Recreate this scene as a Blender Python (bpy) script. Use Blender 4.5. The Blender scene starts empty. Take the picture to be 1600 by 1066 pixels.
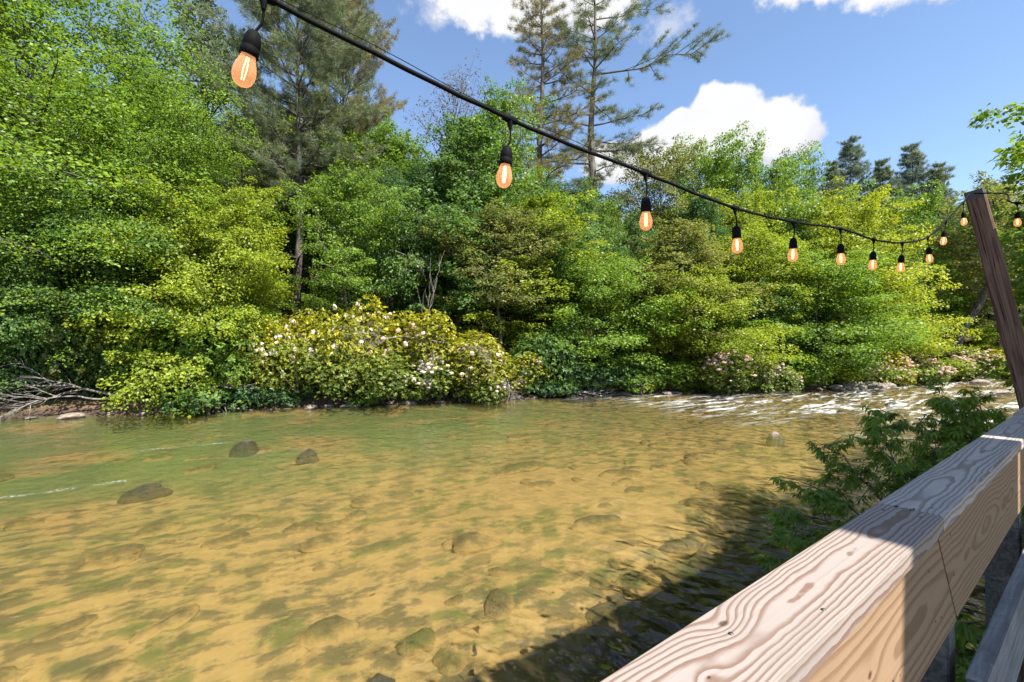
import bpy, math, random
import numpy as np
from mathutils import Vector, Matrix

R = math.radians
sc = bpy.context.scene
COL = sc.collection

# ------------------------------------------------------------------ camera
CAM_Z = 3.0
cam = bpy.data.objects.new('camera', bpy.data.cameras.new('camera'))
COL.objects.link(cam)
cam.data.lens = 17.0
cam.data.sensor_width = 36.0
cam.data.clip_start = 0.05
cam.data.clip_end = 3000.0
cam.location = (0, 0, CAM_Z)
cam.rotation_euler = (R(90.9), 0, 0)
sc.camera = cam

# ------------------------------------------------------------------ light
SUN = Vector((0.66, -0.64, 1.25)).normalized()          # direction towards the sun
SUN_EL = math.asin(SUN.z)
SUN_ROT = math.atan2(SUN.x, SUN.y)
sun = bpy.data.objects.new('sun', bpy.data.lights.new('sun', 'SUN'))
COL.objects.link(sun)
sun.data.energy = 4.6
sun.data.angle = R(0.55)
sun.data.color = (1.0, 0.945, 0.86)
sun.rotation_euler = (-SUN).to_track_quat('-Z', 'Y').to_euler()

sc.view_settings.view_transform = 'Standard'
sc.view_settings.look = 'None'
sc.view_settings.exposure = 1.36
sc.view_settings.gamma = 1.0
sc.view_settings.use_curve_mapping = False
sc.render.engine = 'CYCLES'
cy = sc.cycles
cy.use_denoising = True
cy.denoising_prefilter = 'ACCURATE'
cy.use_adaptive_sampling = True
cy.adaptive_threshold = 0.012
cy.debug_use_spatial_splits = True
cy.max_bounces = 6
cy.diffuse_bounces = 3
cy.glossy_bounces = 2
cy.transmission_bounces = 4
cy.transparent_max_bounces = 10
cy.caustics_reflective = False
cy.caustics_refractive = False
cy.sample_clamp_indirect = 6.0


class NT:
    """small helper that writes shader maths as nodes"""
    def __init__(self, tree):
        self.t = tree
        self.n = tree.nodes
        self.l = tree.links

    def new(self, typ, **kw):
        nd = self.n.new(typ)
        for k, v in kw.items():
            setattr(nd, k, v)
        return nd

    def put(self, sock, v):
        if isinstance(v, bpy.types.NodeSocket):
            self.l.new(v, sock)
        elif isinstance(v, (tuple, list)) and len(v) == 3 and sock.type == 'RGBA':
            sock.default_value = (*v, 1.0)
        else:
            sock.default_value = v

    def m(self, op, a, b=None, c=None, clamp=False):
        nd = self.new('ShaderNodeMath', operation=op, use_clamp=clamp)
        for i, v in enumerate((a, b, c)):
            if v is not None:
                self.put(nd.inputs[i], v)
        return nd.outputs[0]

    def vm(self, op, a, b=None, out=0):
        nd = self.new('ShaderNodeVectorMath', operation=op)
        self.put(nd.inputs[0], a)
        if b is not None:
            if op == 'SCALE':
                self.put(nd.inputs['Scale'], b)
            else:
                self.put(nd.inputs[1], b)
        return nd.outputs[out]

    def step(self, v, lo, hi, to0=0.0, to1=1.0):
        nd = self.new('ShaderNodeMapRange', interpolation_type='SMOOTHSTEP')
        self.put(nd.inputs[0], v)
        for i, x in enumerate((lo, hi, to0, to1)):
            self.put(nd.inputs[i + 1], x)
        return nd.outputs[0]

    def mix(self, f, a, b, blend='MIX'):
        nd = self.new('ShaderNodeMix', data_type='RGBA', blend_type=blend)
        self.put(nd.inputs[0], f)
        self.put(nd.inputs[6], a)
        self.put(nd.inputs[7], b)
        return nd.outputs[2]

    def noise(self, vec, scale, detail=3.0, rough=0.5, dist=0.0, color=False):
        nd = self.new('ShaderNodeTexNoise')
        if vec is not None:
            self.put(nd.inputs['Vector'], vec)
        nd.inputs['Scale'].default_value = scale
        nd.inputs['Detail'].default_value = detail
        nd.inputs['Roughness'].default_value = rough
        nd.inputs['Distortion'].default_value = dist
        return nd.outputs['Color' if color else 'Fac']

    def sep(self, v):
        nd = self.new('ShaderNodeSeparateXYZ')
        self.put(nd.inputs[0], v)
        return nd.outputs

    def comb(self, x, y, z):
        nd = self.new('ShaderNodeCombineXYZ')
        for i, v in enumerate((x, y, z)):
            self.put(nd.inputs[i], v)
        return nd.outputs[0]

    def bump(self, h, strength, dist, normal=None):
        nd = self.new('ShaderNodeBump')
        self.put(nd.inputs['Height'], h)
        nd.inputs['Strength'].default_value = strength
        nd.inputs['Distance'].default_value = dist
        if normal is not None:
            self.put(nd.inputs['Normal'], normal)
        return nd.outputs[0]


# ------------------------------------------------------------------ sky with cumulus
world = bpy.data.worlds.new('World')
sc.world = world
world.use_nodes = True
world.cycles.sampling_method = 'NONE'
world.node_tree.nodes.clear()
w = NT(world.node_tree)
sky = w.new('ShaderNodeTexSky', sky_type='NISHITA')
sky.sun_disc = False
sky.sun_elevation = SUN_EL
sky.sun_rotation = SUN_ROT
sky.altitude = 600
sky.air_density = 1.0
sky.dust_density = 0.35
sky.ozone_density = 2.0
dirv = w.new('ShaderNodeTexCoord').outputs['Generated']
dx, dy, dz = w.sep(dirv)
az = w.m('ARCTAN2', dx, dy)
el = w.m('ARCSINE', dz)
warp = w.noise(dirv, 9.0, 4.0, 0.55, color=True)
wx, wy, _ = w.sep(warp)
az2 = w.m('ADD', az, w.m('MULTIPLY', w.m('SUBTRACT', wx, 0.5), 0.07))
el2 = w.m('ADD', el, w.m('MULTIPLY', w.m('SUBTRACT', wy, 0.5), 0.06))


def puff(a0, e0, ra, re, aa=az2, ee=el2):
    p = w.m('DIVIDE', w.m('SUBTRACT', aa, R(a0)), R(ra))
    q = w.m('DIVIDE', w.m('SUBTRACT', ee, R(e0)), R(re))
    return w.m('SUBTRACT', 1.0, w.m('SQRT', w.m('ADD', w.m('MULTIPLY', p, p), w.m('MULTIPLY', q, q))))


def union(ps):
    f = ps[0]
    for p in ps[1:]:
        f = w.m('SMOOTH_MAX', f, p, 0.12)
    return f


fine = w.m('SUBTRACT', w.noise(dirv, 34.0, 5.0, 0.6), 0.5)
# the cumulus that stands over the trees, built of several puffs with a flat base
c1 = union([puff(18.5, 21.4, 6.0, 3.2), puff(24.3, 22.6, 5.0, 4.4), puff(28.8, 21.4, 4.6, 3.6),
            puff(13.5, 20.6, 6.0, 2.6), puff(23.6, 24.8, 2.8, 2.5), puff(19.6, 23.2, 2.6, 2.2)])
c1 = w.m('MULTIPLY', w.m('ADD', c1, w.m('MULTIPLY', fine, 0.34)), w.step(el2, R(18.0), R(19.8)))
d1 = w.step(c1, 0.0, 0.16)
# larger, higher ones cut by the top of the view
c2 = union([puff(-1.5, 37.0, 11.0, 4.6), puff(9.0, 37.5, 9.0, 4.6), puff(-7.0, 38.5, 7.0, 4.0)])
d2 = w.step(w.m('ADD', c2, w.m('MULTIPLY', fine, 0.8)), 0.02, 0.30)
c3 = union([puff(41.0, 31.2, 7.5, 3.0), puff(34.0, 33.6, 7.0, 3.0), puff(50.0, 30.2, 8.0, 3.0)])
d3 = w.step(w.m('ADD', c3, w.m('MULTIPLY', fine, 0.9)), 0.02, 0.34)
c4 = union([puff(18.2, 33.0, 4.2, 2.0), puff(-9.0, 35.0, 4.0, 2.6)])
d4 = w.m('MULTIPLY', w.step(w.m('ADD', c4, w.m('MULTIPLY', fine, 2.2)), 0.02, 0.9), 0.45)
# scattered fair-weather clouds over the rest of the sky
plane = w.vm('SCALE', w.comb(dx, dy, 0.3), w.m('DIVIDE', 1.0, w.m('ADD', w.m('MAXIMUM', dz, 0.0), 0.22)))
gen = w.step(w.noise(plane, 2.1, 6.0, 0.52), 0.56, 0.68)
away = w.m('MAXIMUM', w.step(el, R(40), R(48)), w.step(w.m('ABSOLUTE', az), R(54), R(62)))
d5 = w.m('MULTIPLY', w.m('MULTIPLY', gen, away), w.step(el, R(4), R(14)))
dens = d1
for d in (d2, d3, d4, d5):
    dens = w.m('MAXIMUM', dens, d)
shade = w.step(w.m('ADD', w.m('MULTIPLY', c1, 1.2), w.m('MULTIPLY', w.m('SUBTRACT', el2, R(21.2)), 7.0)), -0.15, 0.55)
shade = w.m('MAXIMUM', shade, w.step(el, R(28), R(30)))
soft = w.m('MULTIPLY_ADD', w.noise(dirv, 14.0, 4.0, 0.5), 0.5, 0.6, clamp=True)
ccol = w.mix(w.m('MULTIPLY', shade, soft), (0.74, 0.76, 0.86), (1.0, 1.0, 1.0))
bg1 = w.new('ShaderNodeBackground')
w.put(bg1.inputs[0], sky.outputs[0])
bg1.inputs[1].default_value = 0.102
bg2 = w.new('ShaderNodeBackground')
w.put(bg2.inputs[0], ccol)
bg2.inputs[1].default_value = 0.405
mx = w.new('ShaderNodeMixShader')
w.put(mx.inputs[0], dens)
w.l.new(bg1.outputs[0], mx.inputs[1])
w.l.new(bg2.outputs[0], mx.inputs[2])
out = w.new('ShaderNodeOutputWorld')
w.l.new(mx.outputs[0], out.inputs[0])

# ------------------------------------------------------------------ helpers
D = np.array((0.7813, 0.6242))          # along the deck rail (and the current)
O = np.array((-0.6242, 0.7813))         # outwards over the river


def ap(a, p, z):
    return Vector((D[0] * a + O[0] * p, D[1] * a + O[1] * p, z))


def tag(o, label=None, cat=None, group=None, kind=None):
    if label: o['label'] = label
    if cat: o['category'] = cat
    if group: o['group'] = group
    if kind: o['kind'] = kind
    return o


def empty(name, loc=(0, 0, 0), rz=0.0):
    o = bpy.data.objects.new(name, None)
    COL.objects.link(o)
    o.location = loc
    o.rotation_euler = (0, 0, rz)
    return o


def link(name, me, mat=None, parent=None):
    o = bpy.data.objects.new(name, me)
    COL.objects.link(o)
    if mat is not None and not me.materials:
        me.materials.append(mat)
    if parent is not None:
        o.parent = parent
    return o


def mesh_np(name, V, F, smooth=False, tint=None):
    """fast mesh from arrays: V (n,3), F (m,3) or (m,4)"""
    V = np.asarray(V, dtype=np.float32)
    F = np.asarray(F, dtype=np.int32)
    k = F.shape[1]
    me = bpy.data.meshes.new(name)
    me.vertices.add(len(V))
    me.vertices.foreach_set('co', V.ravel())
    me.loops.add(F.size)
    me.loops.foreach_set('vertex_index', F.ravel())
    me.polygons.add(len(F))
    me.polygons.foreach_set('loop_start', np.arange(0, F.size, k, dtype=np.int32))
    me.polygons.foreach_set('loop_total', np.full(len(F), k, dtype=np.int32))
    if smooth:
        me.polygons.foreach_set('use_smooth', np.ones(len(F), dtype=bool))
    if tint is not None:
        at = me.attributes.new('tint', 'FLOAT', 'FACE')
        at.data.foreach_set('value', np.asarray(tint, dtype=np.float32))
    me.update(calc_edges=True)
    me.validate()
    return me


def copy_tree(o, parent=None):
    c = o.copy()
    COL.objects.link(c)
    if parent is not None:
        c.parent = parent
    for ch in o.children:
        copy_tree(ch, c)
    return c


class Tubes:
    """collects tapered tubes along point paths into one mesh"""
    def __init__(self):
        self.V, self.F, self.n = [], [], 0

    def add(self, pts, rad, sides=6, cap=True):
        pts = np.asarray(pts, float)
        rad = np.broadcast_to(np.asarray(rad, float), (len(pts),))
        tan = np.gradient(pts, axis=0)
        tan /= np.linalg.norm(tan, axis=1)[:, None] + 1e-9
        ref = np.array((0, 0, 1.0)) if abs(tan[0, 2]) < 0.9 else np.array((1.0, 0, 0))
        u = np.cross(tan, ref)
        u /= np.linalg.norm(u, axis=1)[:, None] + 1e-9
        v = np.cross(tan, u)
        th = np.arange(sides) * 2 * math.pi / sides
        ring = (u[:, None, :] * np.cos(th)[None, :, None] + v[:, None, :] * np.sin(th)[None, :, None])
        self.V.append((pts[:, None, :] + ring * rad[:, None, None]).reshape(-1, 3))
        m = len(pts)
        i = np.arange(m - 1)[:, None] * sides
        j = np.arange(sides)[None, :]
        k = (j + 1) % sides
        f = np.stack([i + j, i + k, i + sides + k, i + sides + j], -1).reshape(-1, 4) + self.n
        self.F.append(f)
        self.n += m * sides
        if cap and sides == 4:
            self.F.append(np.array([[0, 1, 2, 3]]) + self.n - sides)

    def mesh(self, name):
        return mesh_np(name, np.concatenate(self.V), np.concatenate(self.F), smooth=True)


def unit(v):
    return v / (np.linalg.norm(v, axis=-1, keepdims=True) + 1e-9)


def leaf_quads(P, A, Nn, L, W, rng, fold=0.12):
    """one bent rhombic leaf per row: base P, axis A, normal Nn, length L, width W"""
    A = unit(A)
    S = unit(np.cross(Nn, A))
    Nn = np.cross(A, S)
    L = L[:, None]
    W = W[:, None]
    v0 = P
    v1 = P + A * L * 0.45 + S * W * 0.5 + Nn * L * fold
    v2 = P + A * L - Nn * L * fold * 0.8
    v3 = P + A * L * 0.45 - S * W * 0.5 + Nn * L * fold
    V = np.stack([v0, v1, v2, v3], 1).reshape(-1, 3)
    F = np.arange(len(P) * 4).reshape(-1, 4)
    return V, F
# ------------------------------------------------------------------ terrain
FAR = np.array([(-260, -60), (-120, -12), (-60, 6.5), (-38, 14.2), (-21.8, 20.6), (-14, 23.2), (-5.3, 26.6), (1.5, 29.8), (8.6, 32.4),
                (16, 33.6), (23.8, 36.0), (33.8, 41.2), (50, 50), (75, 58), (120, 62), (300, 70)], float)
_na = [(-260, 1.2), (-60, 0.1), (0, -0.4), (3.5, -0.3), (6, 0.5), (9, 1.0), (14, 1.3), (25, 2.6), (45, 0.5), (70, -10), (110, -34), (260, -150)]
NEAR = np.array([(0.7813 * a - 0.6242 * p, 0.6242 * a + 0.7813 * p) for a, p in _na], float)


def side_dist(X, Y, line, sign):
    """signed distance to a polyline, positive on the land side"""
    P = np.stack([np.asarray(X, float).ravel(), np.asarray(Y, float).ravel()], -1)
    best = np.full(len(P), 1e9)
    sg = np.ones(len(P))
    for a, b in zip(line[:-1], line[1:]):
        ab = b - a
        t = np.clip(((P - a) @ ab) / (ab @ ab), 0, 1)
        q = P - (a + t[:, None] * ab)
        d = np.hypot(q[:, 0], q[:, 1])
        cr = ab[0] * q[:, 1] - ab[1] * q[:, 0]
        m = d < best - 1e-9
        best = np.where(m, d, best)
        sg = np.where(m, np.where(cr * sign >= 0, 1.0, -1.0), sg)
    return (best * sg).reshape(np.shape(X))


def sstep(x, a, b):
    t = np.clip((x - a) / (b - a), 0, 1)
    return t * t * (3 - 2 * t)


def wob(X, Y, s, seed):
    r = np.random.default_rng(seed)
    z = np.zeros(np.shape(X))
    for k in range(7):
        th = r.uniform(0, 6.28)
        f = s * r.uniform(0.6, 2.2)
        z = z + np.sin(f * (X * math.cos(th) + Y * math.sin(th)) + r.uniform(0, 6.28)) / (0.6 + f / s)
    return z / 3.0


def ground_z(X, Y):
    X = np.asarray(X, float)
    Y = np.asarray(Y, float)
    f = side_dist(X, Y, FAR, 1.0) + 0.35 * wob(X, Y, 0.9, 5)
    n = side_dist(X, Y, NEAR, -1.0) + 0.12 * wob(X, Y, 1.1, 6)
    depth = 0.42 * sstep(-f, 0.0, 2.6) * sstep(-n, 0.0, 1.8) + 0.02
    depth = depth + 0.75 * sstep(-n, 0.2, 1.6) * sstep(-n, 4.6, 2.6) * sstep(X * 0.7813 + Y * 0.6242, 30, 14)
    zr = -depth + 0.05 * wob(X, Y, 0.8, 1) + 0.03 * wob(X, Y, 2.3, 2)
    zf = 0.55 * sstep(f, -0.3, 1.1) + 0.05 * np.clip(f, 0, 6) + 0.27 * np.clip(f - 5, 0, 190) + 0.10 * wob(X, Y, 0.7, 3) * sstep(f, 0, 2)
    zn = 0.5 * sstep(n, -0.2, 1.2) + 0.16 * np.clip(n, 0, 6) + 0.07 * wob(X, Y, 0.7, 4) * sstep(n, 0, 2)
    return np.where(f > 0, zf, np.where(n > 0, zn, zr))

# ------------------------------------------------------------------ materials
def new_mat(name):
    m = bpy.data.materials.new(name)
    m.use_nodes = True
    m.node_tree.nodes.clear()
    t = NT(m.node_tree)
    t.o = t.new('ShaderNodeOutputMaterial')
    return m, t


def finish(t, shader):
    t.l.new(shader, t.o.inputs['Surface'])


def principled(t, col, rough=0.6, spec=0.4, normal=None, metal=0.0):
    b = t.new('ShaderNodeBsdfPrincipled')
    t.put(b.inputs['Base Color'], col)
    t.put(b.inputs['Roughness'], rough)
    b.inputs['Specular IOR Level'].default_value = spec
    b.inputs['Metallic'].default_value = metal
    if normal is not None:
        t.put(b.inputs['Normal'], normal)
    return b.outputs[0]


def mix_sh(t, f, a, b):
    m = t.new('ShaderNodeMixShader')
    t.put(m.inputs[0], f)
    t.l.new(a, m.inputs[1])
    t.l.new(b, m.inputs[2])
    return m.outputs[0]


def leaf_material(name, trans=0.40, rough=0.45, spec=0.32, lo=0.62, hi=1.45):
    """leaf: object colour varied leaf by leaf, thin enough to let light through"""
    m, t = new_mat(name)
    oc = t.new('ShaderNodeObjectInfo').outputs['Color']
    tn = t.new('ShaderNodeAttribute', attribute_name='tint').outputs['Fac']
    k = t.m('MULTIPLY_ADD', tn, hi - lo, lo)
    c = t.vm('SCALE', oc, k)
    warm = t.vm('MULTIPLY', c, (1.35, 1.08, 0.55))
    c = t.mix(t.step(tn, 0.45, 1.0), c, warm)
    thru = t.vm('MULTIPLY', c, (1.50, 1.50, 0.75))
    tr = t.new('ShaderNodeBsdfTranslucent')
    t.put(tr.inputs[0], thru)
    finish(t, mix_sh(t, trans, principled(t, c, rough, spec), tr.outputs[0]))
    return m


M = {}
M['leaf'] = leaf_material('leaf')
M['needle'] = leaf_material('needle', 0.2, 0.55, 0.25, 0.6, 1.5)
M['laurel'] = leaf_material('laurel_leaf', 0.34, 0.4, 0.45, 0.55, 1.5)
M['blossom'] = leaf_material('blossom', 0.3, 0.7, 0.1, 0.75, 1.05)


def bark_material(name, c1, c2, sc_=3.0):
    m, t = new_mat(name)
    g = t.new('ShaderNodeTexCoord').outputs['Object']
    st = t.vm('MULTIPLY', g, (1.0, 1.0, 0.22))
    n1 = t.noise(st, 9.0 * sc_ / 3, 5.0, 0.65)
    n2 = t.noise(g, 1.3, 3.0)
    c = t.mix(t.step(n1, 0.35, 0.65), c1, c2)
    c = t.mix(t.step(n2, 0.5, 0.72), c, (0.16, 0.17, 0.13))
    finish(t, principled(t, c, 0.9, 0.15, t.bump(n1, 0.7, 0.03)))
    return m


M['bark'] = bark_material('bark', (0.035, 0.028, 0.022), (0.13, 0.11, 0.09))
M['pale_bark'] = bark_material('pale_bark', (0.12, 0.105, 0.09), (0.36, 0.33, 0.29))
M['dead'] = bark_material('dead_wood', (0.13, 0.11, 0.095), (0.33, 0.295, 0.265))
M['pine_bark'] = bark_material('pine_bark', (0.045, 0.036, 0.03), (0.17, 0.14, 0.12))

# ---- ground: leaf litter on the banks, sand and stones under water
m, t = new_mat('ground')
pos = t.new('ShaderNodeNewGeometry').outputs['Position']
px, py, pz = t.sep(pos)
al = t.m('ADD', t.m('MULTIPLY', px, 0.7813), t.m('MULTIPLY', py, 0.6242))
pe = t.m('ADD', t.m('MULTIPLY', px, -0.6242), t.m('MULTIPLY', py, 0.7813))
flow = t.comb(t.m('MULTIPLY', al, 0.68), pe, 0.0)
n_big = t.noise(flow, 0.42, 3.0, 0.5, 0.2)
n_mid = t.noise(flow, 2.3, 5.0, 0.62, 0.15)
n_fin = t.noise(flow, 8.0, 4.0, 0.65)
sand = t.mix(n_fin, (0.355, 0.222, 0.080), (0.51, 0.345, 0.150))
sand = t.mix(t.step(n_mid, 0.50, 0.72), sand, (0.29, 0.20, 0.09))
alg = t.m('MULTIPLY', t.step(n_mid, 0.46, 0.60), t.step(n_big, 0.40, 0.56))
bed = t.mix(t.m('MULTIPLY', alg, 0.85), sand, (0.095, 0.125, 0.035))
stn = t.noise(t.vm('ADD', flow, (31.0, 7.0, 0)), 2.6, 5.0, 0.66, 0.2)
openz = t.step(t.vm('LENGTH', t.vm('SUBTRACT', t.comb(al, t.m('MULTIPLY', pe, 1.6), 0.0), (9.0, 13.5, 0.0)), out=1), 2.5, 7.5)
bed = t.mix(t.m('MULTIPLY', t.m('MULTIPLY', t.step(stn, 0.47, 0.58), t.m('MULTIPLY_ADD', openz, 0.6, 0.25)), 0.95), bed, (0.085, 0.076, 0.045))
# deeper, greener water lane towards the far bank on the left
lane = t.m('MULTIPLY', t.step(pe, 9.0, 18.0), t.step(al, 30.0, 10.0))
bed = t.mix(t.m('MULTIPLY', lane, t.m('MULTIPLY', t.step(n_big, 0.30, 0.52), 0.85)), bed, (0.115, 0.175, 0.065))
bed = t.mix(t.step(t.m('ADD', pz, t.m('MULTIPLY', t.m('SUBTRACT', n_mid, 0.5), 0.5)), -0.85, -0.45, 0.95, 0.0), bed, t.mix(stn, (0.014, 0.013, 0.011), (0.050, 0.040, 0.026)))   # bed by the deck painted dark to deepen the shade on the water
lit1 = t.noise(pos, 7.0, 5.0, 0.7)
lit2 = t.noise(pos, 0.5, 3.0)
litter = t.mix(lit1, (0.075, 0.042, 0.024), (0.27, 0.17, 0.11))
litter = t.mix(t.step(lit2, 0.45, 0.65), litter, t.mix(lit1, (0.03, 0.05, 0.012), (0.09, 0.13, 0.03)))
edge = t.mix(n_fin, (0.032, 0.022, 0.015), (0.105, 0.072, 0.05))  # wet soil, darkened further to paint the shade under the bank shrubs
wetz = t.m('ADD', pz, t.m('MULTIPLY', t.m('SUBTRACT', n_mid, 0.5), 0.12))
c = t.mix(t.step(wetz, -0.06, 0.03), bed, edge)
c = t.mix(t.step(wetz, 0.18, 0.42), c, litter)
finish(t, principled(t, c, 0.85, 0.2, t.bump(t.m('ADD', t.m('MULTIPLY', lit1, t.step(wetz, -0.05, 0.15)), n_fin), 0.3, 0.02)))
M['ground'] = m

# ---- water: sky and trees mirrored by angle, the bed seen through it, foam in the rapids
m, t = new_mat('water')
pos = t.new('ShaderNodeNewGeometry').outputs['Position']
px, py, pz = t.sep(pos)
al = t.m('ADD', t.m('MULTIPLY', px, 0.7813), t.m('MULTIPLY', py, 0.6242))
pe = t.m('ADD', t.m('MULTIPLY', px, -0.6242), t.m('MULTIPLY', py, 0.7813))
rap = t.step(t.m('ADD', al, t.m('MULTIPLY', t.noise(pos, 0.25, 2.0), 6.0)), 20.5, 30.0)
f1 = t.comb(t.m('MULTIPLY', al, 1.0), t.m('MULTIPLY', pe, 0.62), 0.0)
h1 = t.noise(f1, 3.4, 1.0, 0.4, 0.5)
h2 = t.noise(f1, 0.8, 1.0, 0.4, 0.3)
h3 = t.noise(f1, 8.0, 1.0, 0.4, 0.3)
h = t.m('ADD', t.m('MULTIPLY', h1, 1.0), t.m('ADD', t.m('MULTIPLY', h2, 1.6), t.m('MULTIPLY', h3, 0.28)))
quick = t.step(t.m('ADD', pe, t.m('MULTIPLY', t.noise(pos, 0.5, 2.0), 2.0)), 3.4, 6.5, 1.0, 0.0)     # livelier water by the near bank
h = t.m('MULTIPLY', h, t.m('ADD', t.m('MULTIPLY_ADD', rap, 1.6, 0.45), t.m('MULTIPLY', quick, 3.0)))
nb = t.bump(h, 0.75, 0.10)
fr = t.new('ShaderNodeFresnel')
fr.inputs[0].default_value = 1.45
t.put(fr.inputs['Normal'], nb)
gl = t.new('ShaderNodeBsdfGlossy')
gl.inputs['Roughness'].default_value = 0.06
t.put(gl.inputs['Normal'], nb)
tp = t.new('ShaderNodeBsdfTransparent')
tp.inputs[0].default_value = (0.95, 0.96, 0.86, 1)
df = t.new('ShaderNodeBsdfDiffuse')                                   # fine silt carried by the stream
slt = t.noise(t.comb(t.m('MULTIPLY', al, 0.3), pe, 0.0), 0.5, 3.0)
t.put(df.inputs[0], t.mix(slt, (0.27, 0.225, 0.085), (0.36, 0.27, 0.105)))
rf = t.new('ShaderNodeBsdfRefraction')                                # cloudy water: part of the view through it is softened
rf.inputs['Color'].default_value = (0.95, 0.96, 0.88, 1)
rf.inputs['IOR'].default_value = 1.04
rf.inputs['Roughness'].default_value = 0.35
body = mix_sh(t, 0.06, mix_sh(t, 0.24, tp.outputs[0], rf.outputs[0]), df.outputs[0])
wat = mix_sh(t, fr.outputs[0], body, gl.outputs[0])
fs = t.comb(t.m('MULTIPLY', al, 0.33), t.m('MULTIPLY', pe, 1.5), 0.0)
fo = t.noise(fs, 1.5, 6.0, 0.68, 0.9)
fo2 = t.noise(fs, 0.33, 2.0)
fo3 = t.noise(f1, 16.0, 4.0, 0.7)
foam = t.m('MULTIPLY', t.step(t.m('ADD', t.m('MULTIPLY', fo, 0.75), t.m('MULTIPLY', fo3, 0.25)), 0.49, 0.64), t.m('MULTIPLY', rap, t.step(fo2, 0.34, 0.58)))
for (wa_, wp_, ln) in ((0.45, 14.0, 7.0), (3.1, 17.8, 4.0), (4.35, 15.2, 2.5), (18.0, 7.6, 2.0)):     # wakes behind the stones
    q1 = t.m('SUBTRACT', wa_, al)
    q2 = t.m('SUBTRACT', pe, t.m('ADD', t.m('MULTIPLY_ADD', q1, 0.07, wp_), t.m('MULTIPLY', t.m('SUBTRACT', t.noise(pos, 1.4, 3.0), 0.5), 0.5)))
    tr_ = t.m('MULTIPLY', t.step(q1, -0.25, 0.3), t.step(q1, ln * 0.3, ln, 1.0, 0.0))
    tr_ = t.m('MULTIPLY', tr_, t.step(t.m('ABSOLUTE', q2), t.m('MULTIPLY', fo, 0.05), t.m('MULTIPLY_ADD', q1, 0.05, 0.16), 1.0, 0.0))
    foam = t.m('MAXIMUM', foam, t.m('MULTIPLY', t.m('MULTIPLY', tr_, t.m('MULTIPLY', t.step(t.noise(pos, 2.2, 3.0), 0.38, 0.62), 0.5)), t.step(t.m('ADD', fo3, t.m('MULTIPLY', fo, 0.5)), 0.72, 0.98)))
fd = t.new('ShaderNodeBsdfDiffuse')
fd.inputs[0].default_value = (0.78, 0.80, 0.80, 1)
finish(t, mix_sh(t, t.m('MULTIPLY', foam, 0.85), wat, fd.outputs[0]))
M['water'] = m

# ---- stone
def stone_material(name, c1, c2, c3):
    m, t = new_mat(name)
    g = t.new('ShaderNodeTexCoord').outputs['Object']
    n1 = t.noise(g, 3.0, 6.0, 0.65)
    n2 = t.noise(g, 1.1, 3.0)
    c = t.mix(t.step(n1, 0.35, 0.68), c1, c2)
    c = t.mix(t.step(n2, 0.52, 0.68), c, c3)
    finish(t, principled(t, c, 0.7, 0.35, t.bump(n1, 0.8, 0.06)))
    return m


m, t = new_mat('bed_stone')                                            # stone half buried: sand drifts over its skirts
g = t.new('ShaderNodeTexCoord').outputs['Object']
wp_ = t.new('ShaderNodeNewGeometry').outputs['Position']
n1 = t.noise(g, 3.0, 5.0, 0.65)
n2 = t.noise(wp_, 5.0, 4.0, 0.6)
n3 = t.noise(wp_, 0.7, 2.0)
c = t.mix(t.step(n1, 0.35, 0.68), (0.085, 0.068, 0.038), (0.17, 0.125, 0.06))
c = t.mix(t.m('MULTIPLY', t.step(n3, 0.45, 0.65), t.step(n1, 0.3, 0.6)), c, (0.10, 0.115, 0.035))
zt = t.m('ADD', t.sep(g)[2], t.m('MULTIPLY', t.m('SUBTRACT', n2, 0.5), 0.9))
c = t.mix(t.step(zt, 0.05, 0.55), t.mix(n2, (0.355, 0.222, 0.080), (0.49, 0.33, 0.14)), c)
finish(t, principled(t, c, 0.8, 0.2, t.bump(n1, 0.8, 0.06)))
M['bed_stone'] = m
M['bank_stone'] = stone_material('bank_stone', (0.12, 0.095, 0.075), (0.34, 0.28, 0.23), (0.16, 0.15, 0.11))
M['dark_stone'] = stone_material('dark_stone', (0.03, 0.028, 0.03), (0.09, 0.08, 0.075), (0.12, 0.09, 0.06))

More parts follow.
